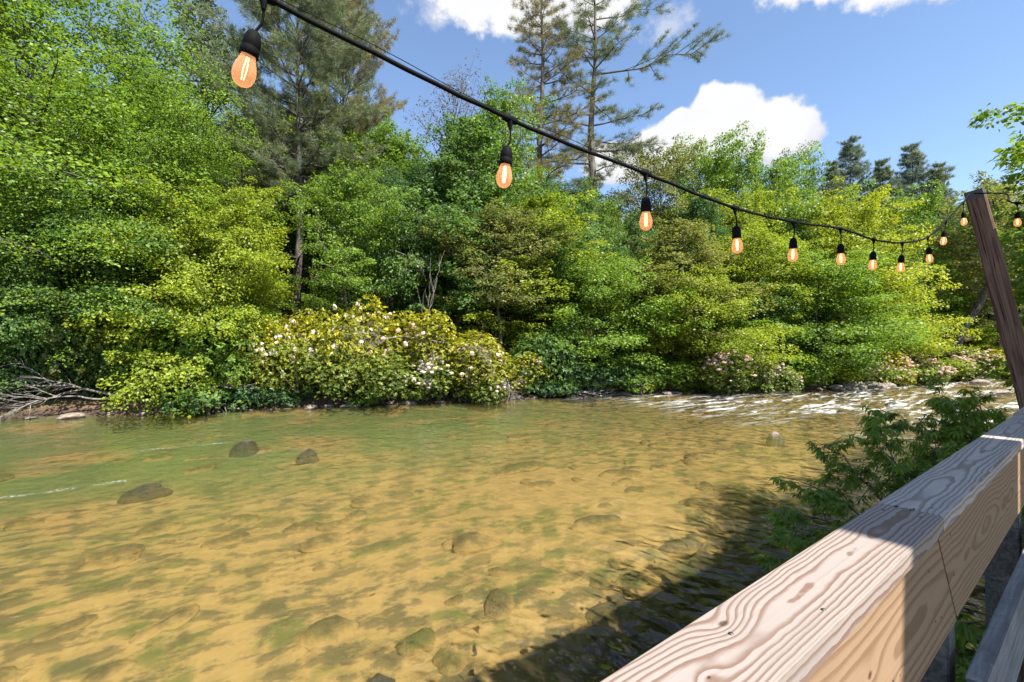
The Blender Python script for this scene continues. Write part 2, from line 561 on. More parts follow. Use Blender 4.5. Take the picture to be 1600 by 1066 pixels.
# ---- sawn pine with cathedral grain; board runs along local X
def pine_board(name, seed, light, dark, knots=(), ring=62.0, depth=0.10, wander=0.055, grey=0.0, face='z'):
    m, t = new_mat(name)
    g = t.new('ShaderNodeTexCoord').outputs['Object']
    x, y, z = t.sep(g)
    if face == 'y':
        y, z = z, t.m('MULTIPLY', y, -1.0)
        knots = [(k[0], k[2], -k[1], k[3]) for k in knots]
    lx = t.comb(t.m('MULTIPLY_ADD', x, 1.0, seed * 3.7), t.m('MULTIPLY', y, 0.9), seed)
    wa = t.m('MULTIPLY', t.m('SUBTRACT', t.noise(lx, 1.5, 2.0, 0.45), 0.5), wander * 2)
    wb = t.m('MULTIPLY', t.m('SUBTRACT', t.noise(t.comb(x, t.m('MULTIPLY', y, 2.5), seed + 5), 7.0, 3.0, 0.5), 0.5), 0.010)
    yy = t.m('ADD', y, t.m('MULTIPLY', wa, 0.45))
    zz = t.m('ADD', t.m('ADD', z, depth), wa)
    r = t.m('SQRT', t.m('ADD', t.m('MULTIPLY', yy, yy), t.m('MULTIPLY', zz, zz)))
    r = t.m('ADD', r, wb)
    dk = None
    for kx, ky, kz, s in knots:
        q = t.comb(t.m('MULTIPLY', t.m('SUBTRACT', x, kx), 0.55), t.m('SUBTRACT', y, ky), t.m('SUBTRACT', z, kz))
        d = t.vm('LENGTH', q, out=1)
        e = t.m('POWER', 2.718, t.m('MULTIPLY', t.m('MULTIPLY', d, d), -1.0 / (s * s * 5.0)))
        r = t.m('ADD', r, t.m('MULTIPLY', e, s * 1.35))
        kk = t.step(t.m('ADD', d, t.m('MULTIPLY', t.noise(g, 60.0, 2.0), s * 0.5)), s * 0.42, s * 0.78, 1.0, 0.0)
        dk = kk if dk is None else t.m('MAXIMUM', dk, kk)
    ph = t.m('FRACT', t.m('MULTIPLY', r, ring))
    late = t.m('MULTIPLY', t.step(ph, 0.38, 0.80), t.step(ph, 0.90, 1.0, 1.0, 0.0))
    fib = t.noise(t.vm('MULTIPLY', g, (3.0, 130.0, 130.0)), 1.0, 3.0, 0.6)
    blot = t.noise(g, 3.0, 3.0)
    c = t.mix(late, light, dark)
    c = t.mix(t.m('MULTIPLY', t.step(fib, 0.45, 0.8), 0.22), c, tuple(v * 0.55 for v in dark))
    c = t.mix(t.m('MULTIPLY', t.step(blot, 0.5, 0.75), 0.25), c, tuple(v * 0.75 for v in light))
    if grey > 0:
        gs = t.noise(t.vm('MULTIPLY', g, (1.5, 14.0, 14.0)), 1.0, 4.0, 0.6)
        c = t.mix(t.m('MULTIPLY', t.step(gs, 0.42, 0.62), grey), c, (0.22, 0.215, 0.21))
    if dk is not None:
        c = t.mix(t.m('MULTIPLY', dk, 0.85), c, (0.055, 0.025, 0.012))
    hgt = t.m('ADD', t.m('MULTIPLY', late, 0.5), t.m('MULTIPLY', fib, 0.6))
    finish(t, principled(t, c, 0.68, 0.25, t.bump(hgt, 0.35, 0.0016)))
    return m


def weathered_wood(name, c1, c2, moss=0.0):
    m, t = new_mat(name)
    g = t.new('ShaderNodeTexCoord').outputs['Object']
    st = t.vm('MULTIPLY', g, (2.2, 42.0, 42.0))
    n1 = t.noise(st, 1.0, 5.0, 0.65, 0.6)
    n2 = t.noise(g, 6.0, 4.0, 0.6)
    c = t.mix(t.step(n1, 0.32, 0.68), c1, c2)
    c = t.mix(t.m('MULTIPLY', t.step(n2, 0.5, 0.72), 0.45), c, tuple(v * 0.5 for v in c1))
    if moss:
        n3 = t.noise(g, 38.0, 3.0, 0.6)
        c = t.mix(t.m('MULTIPLY', t.step(n3, 0.62, 0.70), moss), c, (0.36, 0.38, 0.30))
    finish(t, principled(t, c, 0.78, 0.25, t.bump(n1, 0.6, 0.003)))
    return m


def plain(name, col, rough=0.6, spec=0.4, metal=0.0):
    m, t = new_mat(name)
    g = t.new('ShaderNodeTexCoord').outputs['Object']
    n = t.noise(g, 40.0, 3.0)
    c = t.mix(n, tuple(v * 0.8 for v in col), tuple(v * 1.15 for v in col))
    finish(t, principled(t, c, rough, spec, None, metal))
    return m

def axis_steps(lo, hi, d, far_lo, far_hi, g=1.22):
    xs = list(np.arange(lo, hi + 1e-6, d))
    s, x = d, xs[-1]
    while x < far_hi:
        s *= g
        x += s
        xs.append(x)
    s, x = d, xs[0]
    while x > far_lo:
        s *= g
        x -= s
        xs.insert(0, x)
    return np.array(xs)


def grid_faces(nx, ny):
    i = np.arange(nx - 1)[:, None] * ny
    j = np.arange(ny - 1)[None, :]
    return np.stack([i + j, i + ny + j, i + ny + j + 1, i + j + 1], -1).reshape(-1, 4)


gx = axis_steps(-32, 56, 0.4, -900, 900)
gy = axis_steps(-6, 62, 0.4, -900, 900)
GX, GY = np.meshgrid(gx, gy, indexing='ij')
GZ = ground_z(GX, GY)
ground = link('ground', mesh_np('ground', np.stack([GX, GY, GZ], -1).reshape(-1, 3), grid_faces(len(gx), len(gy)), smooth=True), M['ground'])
tag(ground, kind='structure')

# water surface: gentle swell, standing waves in the rapids
wa = axis_steps(-8, 62, 0.22, -200, 260)
wp = axis_steps(-1, 34, 0.22, -60, 120)
WA, WP = np.meshgrid(wa, wp, indexing='ij')
rapid = sstep(WA + 1.2 * wob(WA, WP, 0.4, 21), 21, 34)
WZ = 0.006 * wob(WA, WP, 2.2, 22) + rapid * (0.055 * wob(WA, WP * 0.7, 1.9, 23) + 0.05 * wob(WA, WP, 3.6, 24))
WX = D[0] * WA + O[0] * WP
WY = D[1] * WA + O[1] * WP
water = link('water', mesh_np('water', np.stack([WX, WY, WZ], -1).reshape(-1, 3), grid_faces(len(wa), len(wp)), smooth=True), M['water'])
tag(water, kind='structure')


# ------------------------------------------------------------------ stones
def ico(sub):
    import bmesh
    bm = bmesh.new()
    bmesh.ops.create_icosphere(bm, subdivisions=sub, radius=1.0)
    V = np.array([v.co[:] for v in bm.verts])
    F = np.array([[v.index for v in f.verts] for f in bm.faces])
    bm.free()
    return V, F


def rock_mesh(name, seed, sub=3, rough=0.28, flat=0.6):
    V, F = ico(sub)
    r = np.random.default_rng(seed)
    k = np.ones(len(V))
    for i in range(9):                                    # broken facets
        n = unit(r.normal(size=3))
        h = r.uniform(0.62, 0.95)
        d = V @ n
        k = np.where(d * k > h, h / np.maximum(d, 1e-3), k)
    W = V * k[:, None]
    for f, a in ((2.0, rough * 0.4), (5.0, rough * 0.16), (11.0, rough * 0.07)):
        for i in range(5):
            n = unit(r.normal(size=3))
            W = W + V * (a * np.sin(f * (V @ n) + r.uniform(0, 6.28)))[:, None] * 0.5
    W[:, 2] *= flat
    return mesh_np(name, W, F, smooth=True)


bed_rocks = [rock_mesh('river_stone', 40 + i, 3, 0.75, 0.5) for i in range(6)]
for me in bed_rocks:
    me.materials.append(M['bed_stone'])
bank_rocks = [rock_mesh('bank_rock', 60 + i, 3, 0.35, 0.6) for i in range(5)]
for me in bank_rocks:
    me.materials.append(M['bank_stone'])
dark_rocks = [rock_mesh('dark_rock', 70 + i, 3, 0.35, 0.55) for i in range(3)]
for me in dark_rocks:
    me.materials.append(M['dark_stone'])

rng = np.random.default_rng(11)
cnt = 0
while cnt < 150:
    near = cnt < 85
    a = rng.uniform(-9, 15) if near else rng.uniform(-18, 26)
    p = rng.uniform(2.2, 11.0) if near else rng.uniform(8, 22)
    X, Y = D * a + O * p
    if Y < 3.5 or abs(X) > 1.12 * Y + 1 or float(side_dist(X, Y, FAR, 1.0)) > -1.0:
        continue
    gz = float(ground_z(X, Y))
    s = rng.uniform(0.10, 0.26) if rng.random() < 0.8 else rng.uniform(0.24, 0.34)
    top = -rng.uniform(0.12, 0.26)
    if a > 20:
        top += 0.04
    h = min(s * 0.5, (top - gz))
    o = link('river_stone', bed_rocks[int(rng.integers(6))])
    o.location = (X, Y, gz - 0.02)
    o.scale = (s * rng.uniform(1.0, 2.0), s, max(h, 0.05) / 0.55)
    o.rotation_euler = (0, 0, R(38.6) + rng.normal() * 0.35)
    tag(o, '%s stone lying under the water %s' % ('broad mottled brown' if s > 0.26 else 'small mottled brown', 'of the green riffle by the far bank' if p > 14 else 'below the rapids' if a > 14 else 'in the golden shallows near the railing' if a > 3 else 'in the golden shallows left of the railing'), 'stone', 'stones on the river bed')
    cnt += 1


def rock(me, x, y, s, label, z=None, name='rock', rz=0.0, group=None):
    o = link(name, me)
    o.location = (x, y, float(ground_z(x, y)) if z is None else z)
    o.scale = s
    o.rotation_euler = (0, 0, rz)
    return tag(o, label, 'rock', group)


# stones that break the surface
rock(dark_rocks[0], -8.6, 15.7, (0.46, 0.27, 0.62), 'brown rock breaking the surface in the riffle by the left bank', -0.35, rz=0.6)
rock(dark_rocks[1], -6.1, 14.6, (0.34, 0.18, 0.60), 'small dark rock topped by white splash in left river', -0.35, rz=0.6)
rock(dark_rocks[2], -8.4, 11.2, (0.60, 0.22, 0.60), 'long dark rock with a foam trail behind it', -0.34, rz=0.65)
rock(bank_rocks[0], 9.3, 17.2, (0.36, 0.22, 0.62), 'pale flat rock just above the golden water below the rapids', -0.36, rz=0.4)
rock(dark_rocks[1], -1.28, 4.72, (0.30, 0.22, 0.45), 'grey slate-like boulder under the near shallows', -0.42, rz=0.9)
rock(bank_rocks[1], 25.3, 35.9, (1.15, 0.8, 1.1), 'large squarish boulder on the far bank above the rapids', 0.15, rz=0.4)
rock(bank_rocks[2], 27.6, 37.0, (1.25, 0.7, 0.62), 'low slabby boulder beside the squarish boulder', 0.12, rz=0.2)
rock(bank_rocks[3], 23.7, 35.5, (0.7, 0.5, 0.5), 'small tan rock left of the squarish boulder', 0.1, rz=1.2)
rock(bank_rocks[4], 29.5, 38.2, (0.8, 0.5, 0.5), 'rounded tan rock at the water edge past the slabby boulder', 0.08)
rock(dark_rocks[0], 21.5, 27.4, (0.5, 0.3, 0.7), 'dark wet rock among the white water', -0.32, rz=0.5)
rock(bank_rocks[2], 33.5, 33.0, (1.0, 0.5, 0.4), 'flat tan rock in mid rapids behind the near shrub', 0.0, rz=0.5)
rock(bank_rocks[0], 41.0, 42.6, (1.1, 0.6, 0.5), 'pale rock ledge by the far rapids near the pink blossoms', 0.0, rz=0.5)
rock(dark_rocks[2], 4.0, 29.4, (0.9, 0.4, 0.28), 'dark low rock at the foot of the overhanging tree', 0.0, rz=0.3)
for i, x in enumerate(np.linspace(-23, 34, 46)):
    x = x + rng.uniform(-0.5, 0.5)
    y = float(np.interp(x, FAR[:, 0], FAR[:, 1])) + rng.uniform(-0.5, 0.35)
    s = rng.uniform(0.16, 0.42)
    rock(bank_rocks[i % 5], x, y, (s * 1.5, s, s * 0.8), '%s stone at the far waterline %s' % ('larger tan' if s > 0.3 else 'small tan', 'below the left maples' if x < -13 else 'below the laurel thicket' if x < 1 else 'below the mid bank trees' if x < 17 else 'beside the rapids'), 0.02, 'bank_stone', rng.uniform(0, 3), 'stones along the far waterline')

# ------------------------------------------------------------------ trees
def bez(p0, d0, L, bend, n, rng, wig=0.04):
    """a path of n points from p0 along d0, curving by vector bend towards its end"""
    s = np.linspace(0, 1, n)[:, None]
    P = p0 + d0 * L * s + np.asarray(bend) * L * s ** 2
    P[1:] += rng.normal(size=(n - 1, 3)) * wig * L * s[1:] * 0.6
    return P


def at(P, f):
    x = f * (len(P) - 1)
    i = min(int(x), len(P) - 2)
    return P[i] + (P[i + 1] - P[i]) * (x - i)


def crown_profile(t, top):
    if t < 0.38:
        return 0.62 + 0.38 * (t / 0.38)
    return max(0.22, (1 - ((t - 0.38) / 0.66) ** 2)) ** top


def broadleaf(name, seed, H, RAD, cb=0.15, nl=34, leaf=0.19, dens=30.0, tilt=0.45, droop=0.12, rise=(5, 62), top=0.6,
              trunk_r=0.014, flat=1.0, pale=False, lean=0.0, face=1.15, open_=0.0, clump=1.55):
    """a broadleaf tree: trunk and branches as one mesh, leaves in flattened sprays as another"""
    rng = np.random.default_rng(seed)
    tb = Tubes()
    n = 9
    tz = np.linspace(0, 0.90 * H, n)
    tp = np.stack([np.cumsum(rng.normal(0, 0.012 * H, n)) + lean * tz, np.cumsum(rng.normal(0, 0.012 * H, n)), tz], -1)
    tp -= tp[0] * np.array((1, 1, 0))
    r0 = trunk_r * H
    tr = r0 * (1 - np.linspace(0, 1, n) ** 0.9 * 0.9)
    tr[0] *= 1.35
    tb.add(tp, tr, 8)
    LP, LA, LN, LS = [], [], [], []
    lump = rng.uniform(0, 6.28, 6)
    for i in range(nl):
        t = (i + rng.uniform(0.1, 0.9)) / nl
        z = cb + (1 - cb) * t
        p0 = at(tp, min(z, 0.999))
        az = i * 2.39996 + rng.normal() * 0.35
        # uneven outline: some bearings and heights reach farther
        lum = 1 + 0.22 * math.sin(2 * az + lump[0] + 5 * t) + 0.16 * math.sin(3 * az + lump[1] - 7 * t)
        L = RAD * crown_profile(t, top) * lum * rng.uniform(0.78, 1.1)
        if open_ and rng.random() < open_:
            L *= 0.45
        el = R(rise[0] + (rise[1] - rise[0]) * t ** 1.3 + rng.normal() * 7)
        d0 = np.array((math.cos(az) * math.cos(el), math.sin(az) * math.cos(el), math.sin(el)))
        P = bez(p0, d0, L, (0, 0, -droop * (1 - t) + 0.10 * t), 6, rng)
        r1 = max(0.012, r0 * 0.42 * (1 - 0.75 * t) * (L / RAD) ** 0.5)
        tb.add(P, r1 * (1 - np.linspace(0, 1, 6) * 0.82), 5)
        m = max(5, int(L * 1.35 + 2))
        for k in range(m + 1):
            f = 0.22 + 0.78 * (k + rng.uniform(0.1, 0.9)) / (m + 1) if k < m else 0.98
            q0 = at(P, min(f, 0.999))
            sgn = 1 if k % 2 else -1
            a2 = az + (sgn * R(rng.uniform(30, 75)) if k < m else rng.normal() * 0.2)
            e2 = el * 0.5 + rng.normal() * 0.30
            l2 = L * (0.52 - 0.24 * f) * rng.uniform(0.7, 1.25)
            l2 = max(l2, 0.55)
            d2 = np.array((math.cos(a2) * math.cos(e2), math.sin(a2) * math.cos(e2), math.sin(e2)))
            Q = bez(q0, d2, l2, (0, 0, -droop), 4, rng)
            if k % 2 == 0 or l2 > 0.9:
                tb.add(Q, max(0.008, r1 * 0.34) * (1 - np.linspace(0, 1, 4) * 0.8), 3)
            # leaves of this twig: a small dome-shaped clump, plus a loose spray that feathers its edge
            kn = int(dens * l2 * rng.uniform(0.8, 1.3) * clump) + 10
            kd = int(kn * 0.68)
            lat = np.array((-d2[1], d2[0], 0.0))
            lat /= np.linalg.norm(lat) + 1e-9
            fw = np.array((d2[0], d2[1], 0.0))
            fw /= np.linalg.norm(fw) + 1e-9
            dv = unit(rng.normal(size=(kd, 3)) * np.array((1, 1, 0.8)) + np.array((0, 0, 0.55)))
            cen = at(Q, 0.62)
            rr_ = rng.uniform(0.62, 1.06, kd)[:, None]
            lx, ly, lz = 0.52 * l2, 0.46 * l2, (0.26 + 0.08 * flat) * l2
            P3 = cen + (fw[None] * dv[:, :1] * lx + lat[None] * dv[:, 1:2] * ly) * rr_
            P3[:, 2] += dv[:, 2] * lz * rr_[:, 0] - 0.10 * l2
            wdir = fw[None] * dv[:, :1] + lat[None] * dv[:, 1:2]
            A = wdir * 0.8 + rng.normal(size=(kd, 3)) * 0.45
            A[:, 2] -= 0.35
            N3 = wdir * 0.75 + np.array((0, 0, 0.75)) + d0[None] * np.array((1, 1, 0)) * face * 0.3 + rng.normal(size=(kd, 3)) * tilt * 0.8
            LP.append(P3); LA.append(A); LN.append(N3)
            LS.append(np.full(kd, leaf) * rng.uniform(0.7, 1.25, kd))
            kn = kn - kd
            s = rng.beta(2.0, 1.0, kn) * 1.12
            idx = np.clip(s * 3, 0, 2.999)
            i0 = idx.astype(int)
            base = Q[i0] + (Q[i0 + 1] - Q[i0]) * (s * 3 - i0)[:, None]
            wdt = 0.42 * l2 * (1.12 - 0.75 * s)
            u = rng.uniform(-1, 1, kn)
            off = lat[None, :] * (u * wdt)[:, None]
            off[:, 2] += rng.normal(0, 0.12, kn) * flat - np.abs(u) * wdt * 0.25
            P3 = base + off
            A = d2[None, :] * 0.8 + lat[None, :] * (np.sign(u) * 0.7)[:, None] + rng.normal(size=(kn, 3)) * 0.35
            A[:, 2] -= 0.18
            outw = np.array((d0[0], d0[1], 0.0)) * face
            N3 = np.array((0, 0, 0.85)) + d2[None, :] * 0.25 + outw + rng.normal(size=(kn, 3)) * tilt
            LP.append(P3); LA.append(A); LN.append(N3)
            LS.append(np.full(kn, leaf) * rng.uniform(0.7, 1.25, kn))
    P3 = np.concatenate(LP); A = np.concatenate(LA); N3 = np.concatenate(LN); S = np.concatenate(LS)
    V, F = leaf_quads(P3, A, N3, S, S * rng.uniform(0.55, 0.8, len(S)), rng)
    # outer young leaves a little lighter and yellower
    rad = np.hypot(P3[:, 0], P3[:, 1]) / RAD
    tint = np.clip(rng.beta(2.2, 2.6, len(S)) + 0.22 * (rad - 0.55) + 0.10 * (P3[:, 2] / H - 0.5), 0, 1)
    crown = mesh_np(name + '_crown', V, F, tint=tint)
    crown.materials.append(M['leaf'])
    trunk = tb.mesh(name + '_trunk')
    trunk.materials.append(M['pale_bark' if pale else 'bark'])
    return trunk, crown, H


def needles(C, Dr, n, L, W, rng):
    """tufts of needles: centres C, shoot directions Dr"""
    k = len(C)
    d = unit(np.repeat(Dr, n, 0) * 0.75 + rng.normal(size=(k * n, 3)) * 0.75)
    c = np.repeat(C, n, 0) + rng.normal(size=(k * n, 3)) * L * 0.16
    s = unit(np.cross(d, rng.normal(size=(k * n, 3)))) * W * 0.5
    ln = L * rng.uniform(0.6, 1.2, k * n)[:, None]
    V = np.stack([c - s, c + s, c + d * ln], 1).reshape(-1, 3)
    return V, np.arange(k * n * 3).reshape(-1, 3), np.repeat(rng.beta(2, 2.4, k), n)


def pine(name, seed, H, RAD, cb=0.45, whorls=16, per=4, drop=0.15, shape='irregular', tuft=0.30, nn=16, rise=(0, 38), extra=(), width=0.016, dead=0.25, tufts=7):
    rng = np.random.default_rng(seed)
    tb = Tubes()
    n = 10
    tz = np.linspace(0, 0.985 * H, n)
    tp = np.stack([np.cumsum(rng.normal(0, 0.004 * H, n)), np.cumsum(rng.normal(0, 0.004 * H, n)), tz], -1)
    tp -= tp[0] * np.array((1, 1, 0))
    r0 = 0.011 * H
    tb.add(tp, r0 * (1.12 - np.linspace(0, 1, n) * 1.03), 8)
    C, Dr = [], []

    def limb(t, az, L, el, leafy=True, curve=0.10):
        p0 = at(tp, min(cb + (1 - cb) * t, 0.998))
        d0 = np.array((math.cos(az) * math.cos(el), math.sin(az) * math.cos(el), math.sin(el)))
        P = bez(p0, d0, L, (0, 0, curve), 6, rng, 0.05)
        r1 = max(0.014, r0 * 0.34 * (1 - 0.6 * t) * (0.5 + 0.5 * L / RAD))
        tb.add(P, r1 * (1 - np.linspace(0, 1, 6) * 0.85), 4)
        m = int(3 + L * 2.3)
        for k in range(m + 1):
            f = 0.22 + 0.78 * (k + rng.uniform(0.1, 0.9)) / (m + 1) if k < m else 0.97
            q0 = at(P, min(f, 0.99))
            a2 = az + ((1 if k % 2 else -1) * R(rng.uniform(28, 68)) if k < m else 0)
            e2 = el * 0.4 + rng.uniform(-0.05, 0.35)
            l2 = max(0.3, L * (0.42 - 0.2 * f) * rng.uniform(0.6, 1.2))
            d2 = np.array((math.cos(a2) * math.cos(e2), math.sin(a2) * math.cos(e2), math.sin(e2)))
            Q = bez(q0, d2, l2, (0, 0, 0.12), 4, rng, 0.06)
            tb.add(Q, max(0.007, r1 * 0.3) * (1 - np.linspace(0, 1, 4) * 0.7), 3)
            if not leafy:
                continue
            kk = max(3, int(tufts * l2 * rng.uniform(0.7, 1.3)) + 2)
            for s in rng.uniform(0.25, 1.0, kk):
                C.append(at(Q, min(s, 0.99)) + rng.normal(size=3) * 0.07)
                Dr.append(d2 + np.array((0, 0, 0.35)) + rng.normal(size=3) * 0.3)

    for wi in range(whorls):
        t = (wi + rng.uniform(0.2, 0.8)) / whorls
        for k in range(per):
            if rng.random() < drop:
                continue
            az = k * 6.283 / per + wi * 1.1 + rng.normal() * 0.3
            if shape == 'cone':
                L = RAD * (1.02 - t) ** 0.85 * rng.uniform(0.75, 1.1)
            elif shape == 'round':
                L = RAD * math.sqrt(max(0.06, 1 - ((t - 0.42) / 0.62) ** 2)) * rng.uniform(0.7, 1.1)
            else:
                L = RAD * (0.85 - 0.55 * t) * rng.choice((0.35, 0.6, 0.85, 1.15))
            el = R(rise[0] + (rise[1] - rise[0]) * t + rng.normal() * 7)
            limb(t, az, max(L, 0.4), el)
    for t, az, L, el in extra:
        limb(t, az, L, el, True, 0.16)
    for k in range(int(whorls * dead)):                  # bare dead stubs below the crown
        limb(-rng.uniform(0.0, 0.45) * cb / (1 - cb), rng.uniform(0, 6.28), RAD * rng.uniform(0.2, 0.5), R(rng.uniform(-15, 15)), False)
    V, F, tint = needles(np.array(C), np.array(Dr), nn, tuft, width, rng)
    crown = mesh_np(name + '_crown', V, F, tint=tint)
    crown.materials.append(M['needle'])
    trunk = tb.mesh(name + '_trunk')
    trunk.materials.append(M['pine_bark'])
    return trunk, crown, H


def mound(name, seed, RAD, H, leaf=0.11, shoots=1500, lobes=7, blossoms=40, whorl=7, mat='laurel', up=0.5, bl=0.10):
    """evergreen shrub: whorls of leaves on a lumpy mound, flower heads among them"""
    rng = np.random.default_rng(seed)
    lob = []
    for i in range(lobes):
        a = rng.uniform(0, 6.283)
        rr = RAD * rng.uniform(0.15, 0.62)
        lob.append((rr * math.cos(a), rr * math.sin(a), H * rng.uniform(0.25, 0.62), RAD * rng.uniform(0.36, 0.58), H * rng.uniform(0.30, 0.42)))
    tb = Tubes()
    C, Dr = [], []
    for i in range(shoots):
        x, y, z, r, h = lob[int(rng.integers(lobes))]
        d = unit(rng.normal(size=3) + np.array((0, 0, 0.35)))
        k = rng.uniform(0.5, 1.04) ** 0.6
        c = np.array((x, y, z)) + d * np.array((r, r, h)) * k
        if c[2] < 0.08:
            continue
        C.append(c)
        Dr.append(unit(d * (1 - up) + np.array((0, 0, up)) + rng.normal(size=3) * 0.25))
    C = np.array(C); Dr = np.array(Dr)
    k = len(C)
    for i in range(18):
        x, y, z, r, h = lob[i % lobes]
        e = np.array((x, y, z)) + rng.normal(size=3) * r * 0.4
        b = np.array((x * 0.25, y * 0.25, 0.0)) + rng.normal(size=3) * 0.12 * np.array((1, 1, 0))
        mid = (b + e) / 2 + rng.normal(size=3) * 0.25
        tb.add(np.stack([b - (0, 0, 0.2), mid, e]), (0.05, 0.035, 0.012), 5)
    A0 = np.repeat(Dr, whorl, 0)
    rnd = rng.normal(size=(k * whorl, 3))
    side = unit(rnd - A0 * np.sum(rnd * A0, 1, keepdims=True))
    A = side * 0.9 + A0 * rng.uniform(0.05, 0.75, (k * whorl, 1))
    N3 = A0 - side * 0.4 + rng.normal(size=A.shape) * 0.2
    S = leaf * rng.uniform(0.65, 1.2, k * whorl)
    V, F = leaf_quads(np.repeat(C, whorl, 0), A, N3, S, S * rng.uniform(0.38, 0.52, len(S)), rng, 0.07)
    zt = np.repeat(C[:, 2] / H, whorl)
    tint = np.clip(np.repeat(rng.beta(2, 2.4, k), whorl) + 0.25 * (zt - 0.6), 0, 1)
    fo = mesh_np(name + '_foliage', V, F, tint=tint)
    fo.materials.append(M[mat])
    blm = None
    if blossoms:
        # flower heads: tight domes of small cupped petals, in loose drifts
        sel = np.flatnonzero((C[:, 2] > 0.25 * H))
        seedpts = C[rng.choice(sel, 7)]
        dist = np.min(np.linalg.norm(C[sel, None, :] - seedpts[None], axis=2), axis=1)
        pr = np.exp(-(dist / (RAD * 0.15)) ** 2) + 0.03
        pick = rng.choice(sel, blossoms, replace=False, p=pr / pr.sum())
        n = 22
        bd = unit(rng.normal(size=(blossoms * n, 3)) + np.repeat(Dr[pick], n, 0) * 0.9)
        cc = np.repeat(C[pick] + Dr[pick] * leaf * 0.6, n, 0) + bd * bl * rng.uniform(0.5, 1.0, (blossoms * n, 1))
        aa = unit(np.cross(bd, rng.normal(size=bd.shape)))
        ss = np.full(len(cc), bl * 0.95)
        V, F = leaf_quads(cc - aa * bl * 0.45, aa, bd, ss, ss, rng, 0.05)
        blm = mesh_np(name + '_blossoms', V, F, tint=rng.beta(2, 2, len(F)))
        blm.materials.append(M['blossom'])
    st = tb.mesh(name + '_stems')
    st.materials.append(M['bark'])
    return st, fo, blm, H


def dead_branch(name, seed, L, depth=3, spread=0.7, droop=-0.1, r=0.03, kids=6, up=0.0, d0=(1, 0, 0)):
    rng = np.random.default_rng(seed)
    tb = Tubes()

    def grow(p, d, l, rr, lev):
        P = bez(p, unit(np.asarray(d, float)), l, (0, 0, droop), 7, rng, 0.06)
        tb.add(P, rr * (1 - np.linspace(0, 1, 7) * 0.8), 5 if lev == 0 else 4)
        if lev >= depth:
            return
        for k in range(kids if lev == 0 else max(2, kids - 2)):
            f = rng.uniform(0.2, 0.95)
            dd = unit(unit(np.asarray(d, float)) + rng.normal(size=3) * spread + np.array((0, 0, up)))
            grow(at(P, f), dd, l * rng.uniform(0.3, 0.55), rr * 0.5, lev + 1)

    grow(np.zeros(3), d0, L, r, 0)
    me = tb.mesh(name)
    me.materials.append(M['dead'])
    return me


PROTO = {
    'giant':    broadleaf('giant', 11, 24, 7.4, 0.12, 84, 0.155, 36, 0.60, 0.12, (0, 60), 0.55),
    'maple':    broadleaf('maple', 1, 14, 4.6, 0.10, 58, 0.155, 40, 0.60, 0.12, (0, 62), 0.55),
    'maple_b':  broadleaf('maple_b', 2, 14, 4.8, 0.12, 58, 0.155, 40, 0.55, 0.16, (0, 58), 0.55),
    'tall':     broadleaf('tall', 3, 18, 3.9, 0.22, 60, 0.17, 38, 0.65, 0.08, (12, 68), 0.7, 0.010),
    'tall_b':   broadleaf('tall_b', 4, 18, 4.2, 0.42, 50, 0.17, 36, 0.65, 0.06, (15, 66), 0.6, 0.010, pale=True),
    'layered':  broadleaf('layered', 5, 9, 4.4, 0.06, 52, 0.15, 42, 0.50, 0.16, (0, 58), 0.5, 0.012, flat=1.2),
    'layered_b': broadleaf('layered_b', 6, 9, 4.6, 0.05, 52, 0.15, 42, 0.50, 0.18, (-4, 55), 0.5, 0.012, flat=1.2, lean=0.06),
    'open':     broadleaf('open', 7, 16, 4.4, 0.25, 40, 0.17, 28, 0.75, 0.04, (20, 70), 0.6, 0.015, open_=0.3),
    'sapling':  broadleaf('sapling', 8, 7, 2.3, 0.10, 36, 0.12, 44, 0.50, 0.15, (0, 58), 0.55, 0.009, pale=True),
    'sapling_b': broadleaf('sapling_b', 9, 6, 2.6, 0.05, 36, 0.12, 44, 0.50, 0.18, (-5, 52), 0.55, 0.010),
    'bare':     broadleaf('bare', 10, 16, 3.2, 0.35, 46, 0.10, 7, 0.9, -0.05, (25, 70), 0.6, 0.010),
    'pine_a':   pine('pine_a', 21, 27, 4.0, 0.40, 22, 4, 0.22, 'irregular', 0.30, 18, (-5, 45)),
    'pine_b':   pine('pine_b', 22, 27, 4.2, 0.40, 20, 4, 0.34, 'irregular', 0.30, 18, (-8, 40),
                     extra=((0.56, 0.10, 6.6, R(14)), (0.80, 0.35, 4.3, R(24)), (0.22, 0.0, 3.2, R(0)), (0.70, 2.9, 3.6, R(20)))),
    'pine_c':   pine('pine_c', 23, 20, 4.4, 0.42, 18, 5, 0.10, 'round', 0.30, 20, (0, 55), tufts=8),
    'hemlock':  pine('hemlock', 24, 19, 4.6, 0.12, 30, 7, 0.05, 'cone', 0.26, 20, (-12, 16), width=0.024, dead=0),
    'leaner':   broadleaf('leaner', 12, 18, 3.6, 0.45, 40, 0.16, 24, 0.65, 0.05, (15, 66), 0.6, 0.018, lean=0.20, open_=0.2),
    'spire':    pine('spire', 25, 18, 3.0, 0.2, 16, 4, 0.15, 'cone', 0.34, 14, (0, 25), width=0.024, dead=0),
}
SHRUB = {
    'laurel':   mound('laurel', 31, 2.3, 3.6, 0.12, 3000, 9, 95),
    'laurel_b': mound('laurel_b', 32, 2.5, 3.2, 0.12, 3000, 10, 75),
    'laurel_c': mound('laurel_c', 33, 2.0, 2.8, 0.12, 2200, 7, 300),
    'leafy':    mound('leafy', 34, 2.1, 3.0, 0.16, 1900, 9, 0, 6, 'leaf', 0.25),
    'leafy_b':  mound('leafy_b', 35, 2.6, 2.6, 0.15, 2100, 10, 0, 6, 'leaf', 0.3),
    'low':      mound('low', 36, 1.3, 0.9, 0.11, 900, 7, 0, 6, 'leaf', 0.4),
}
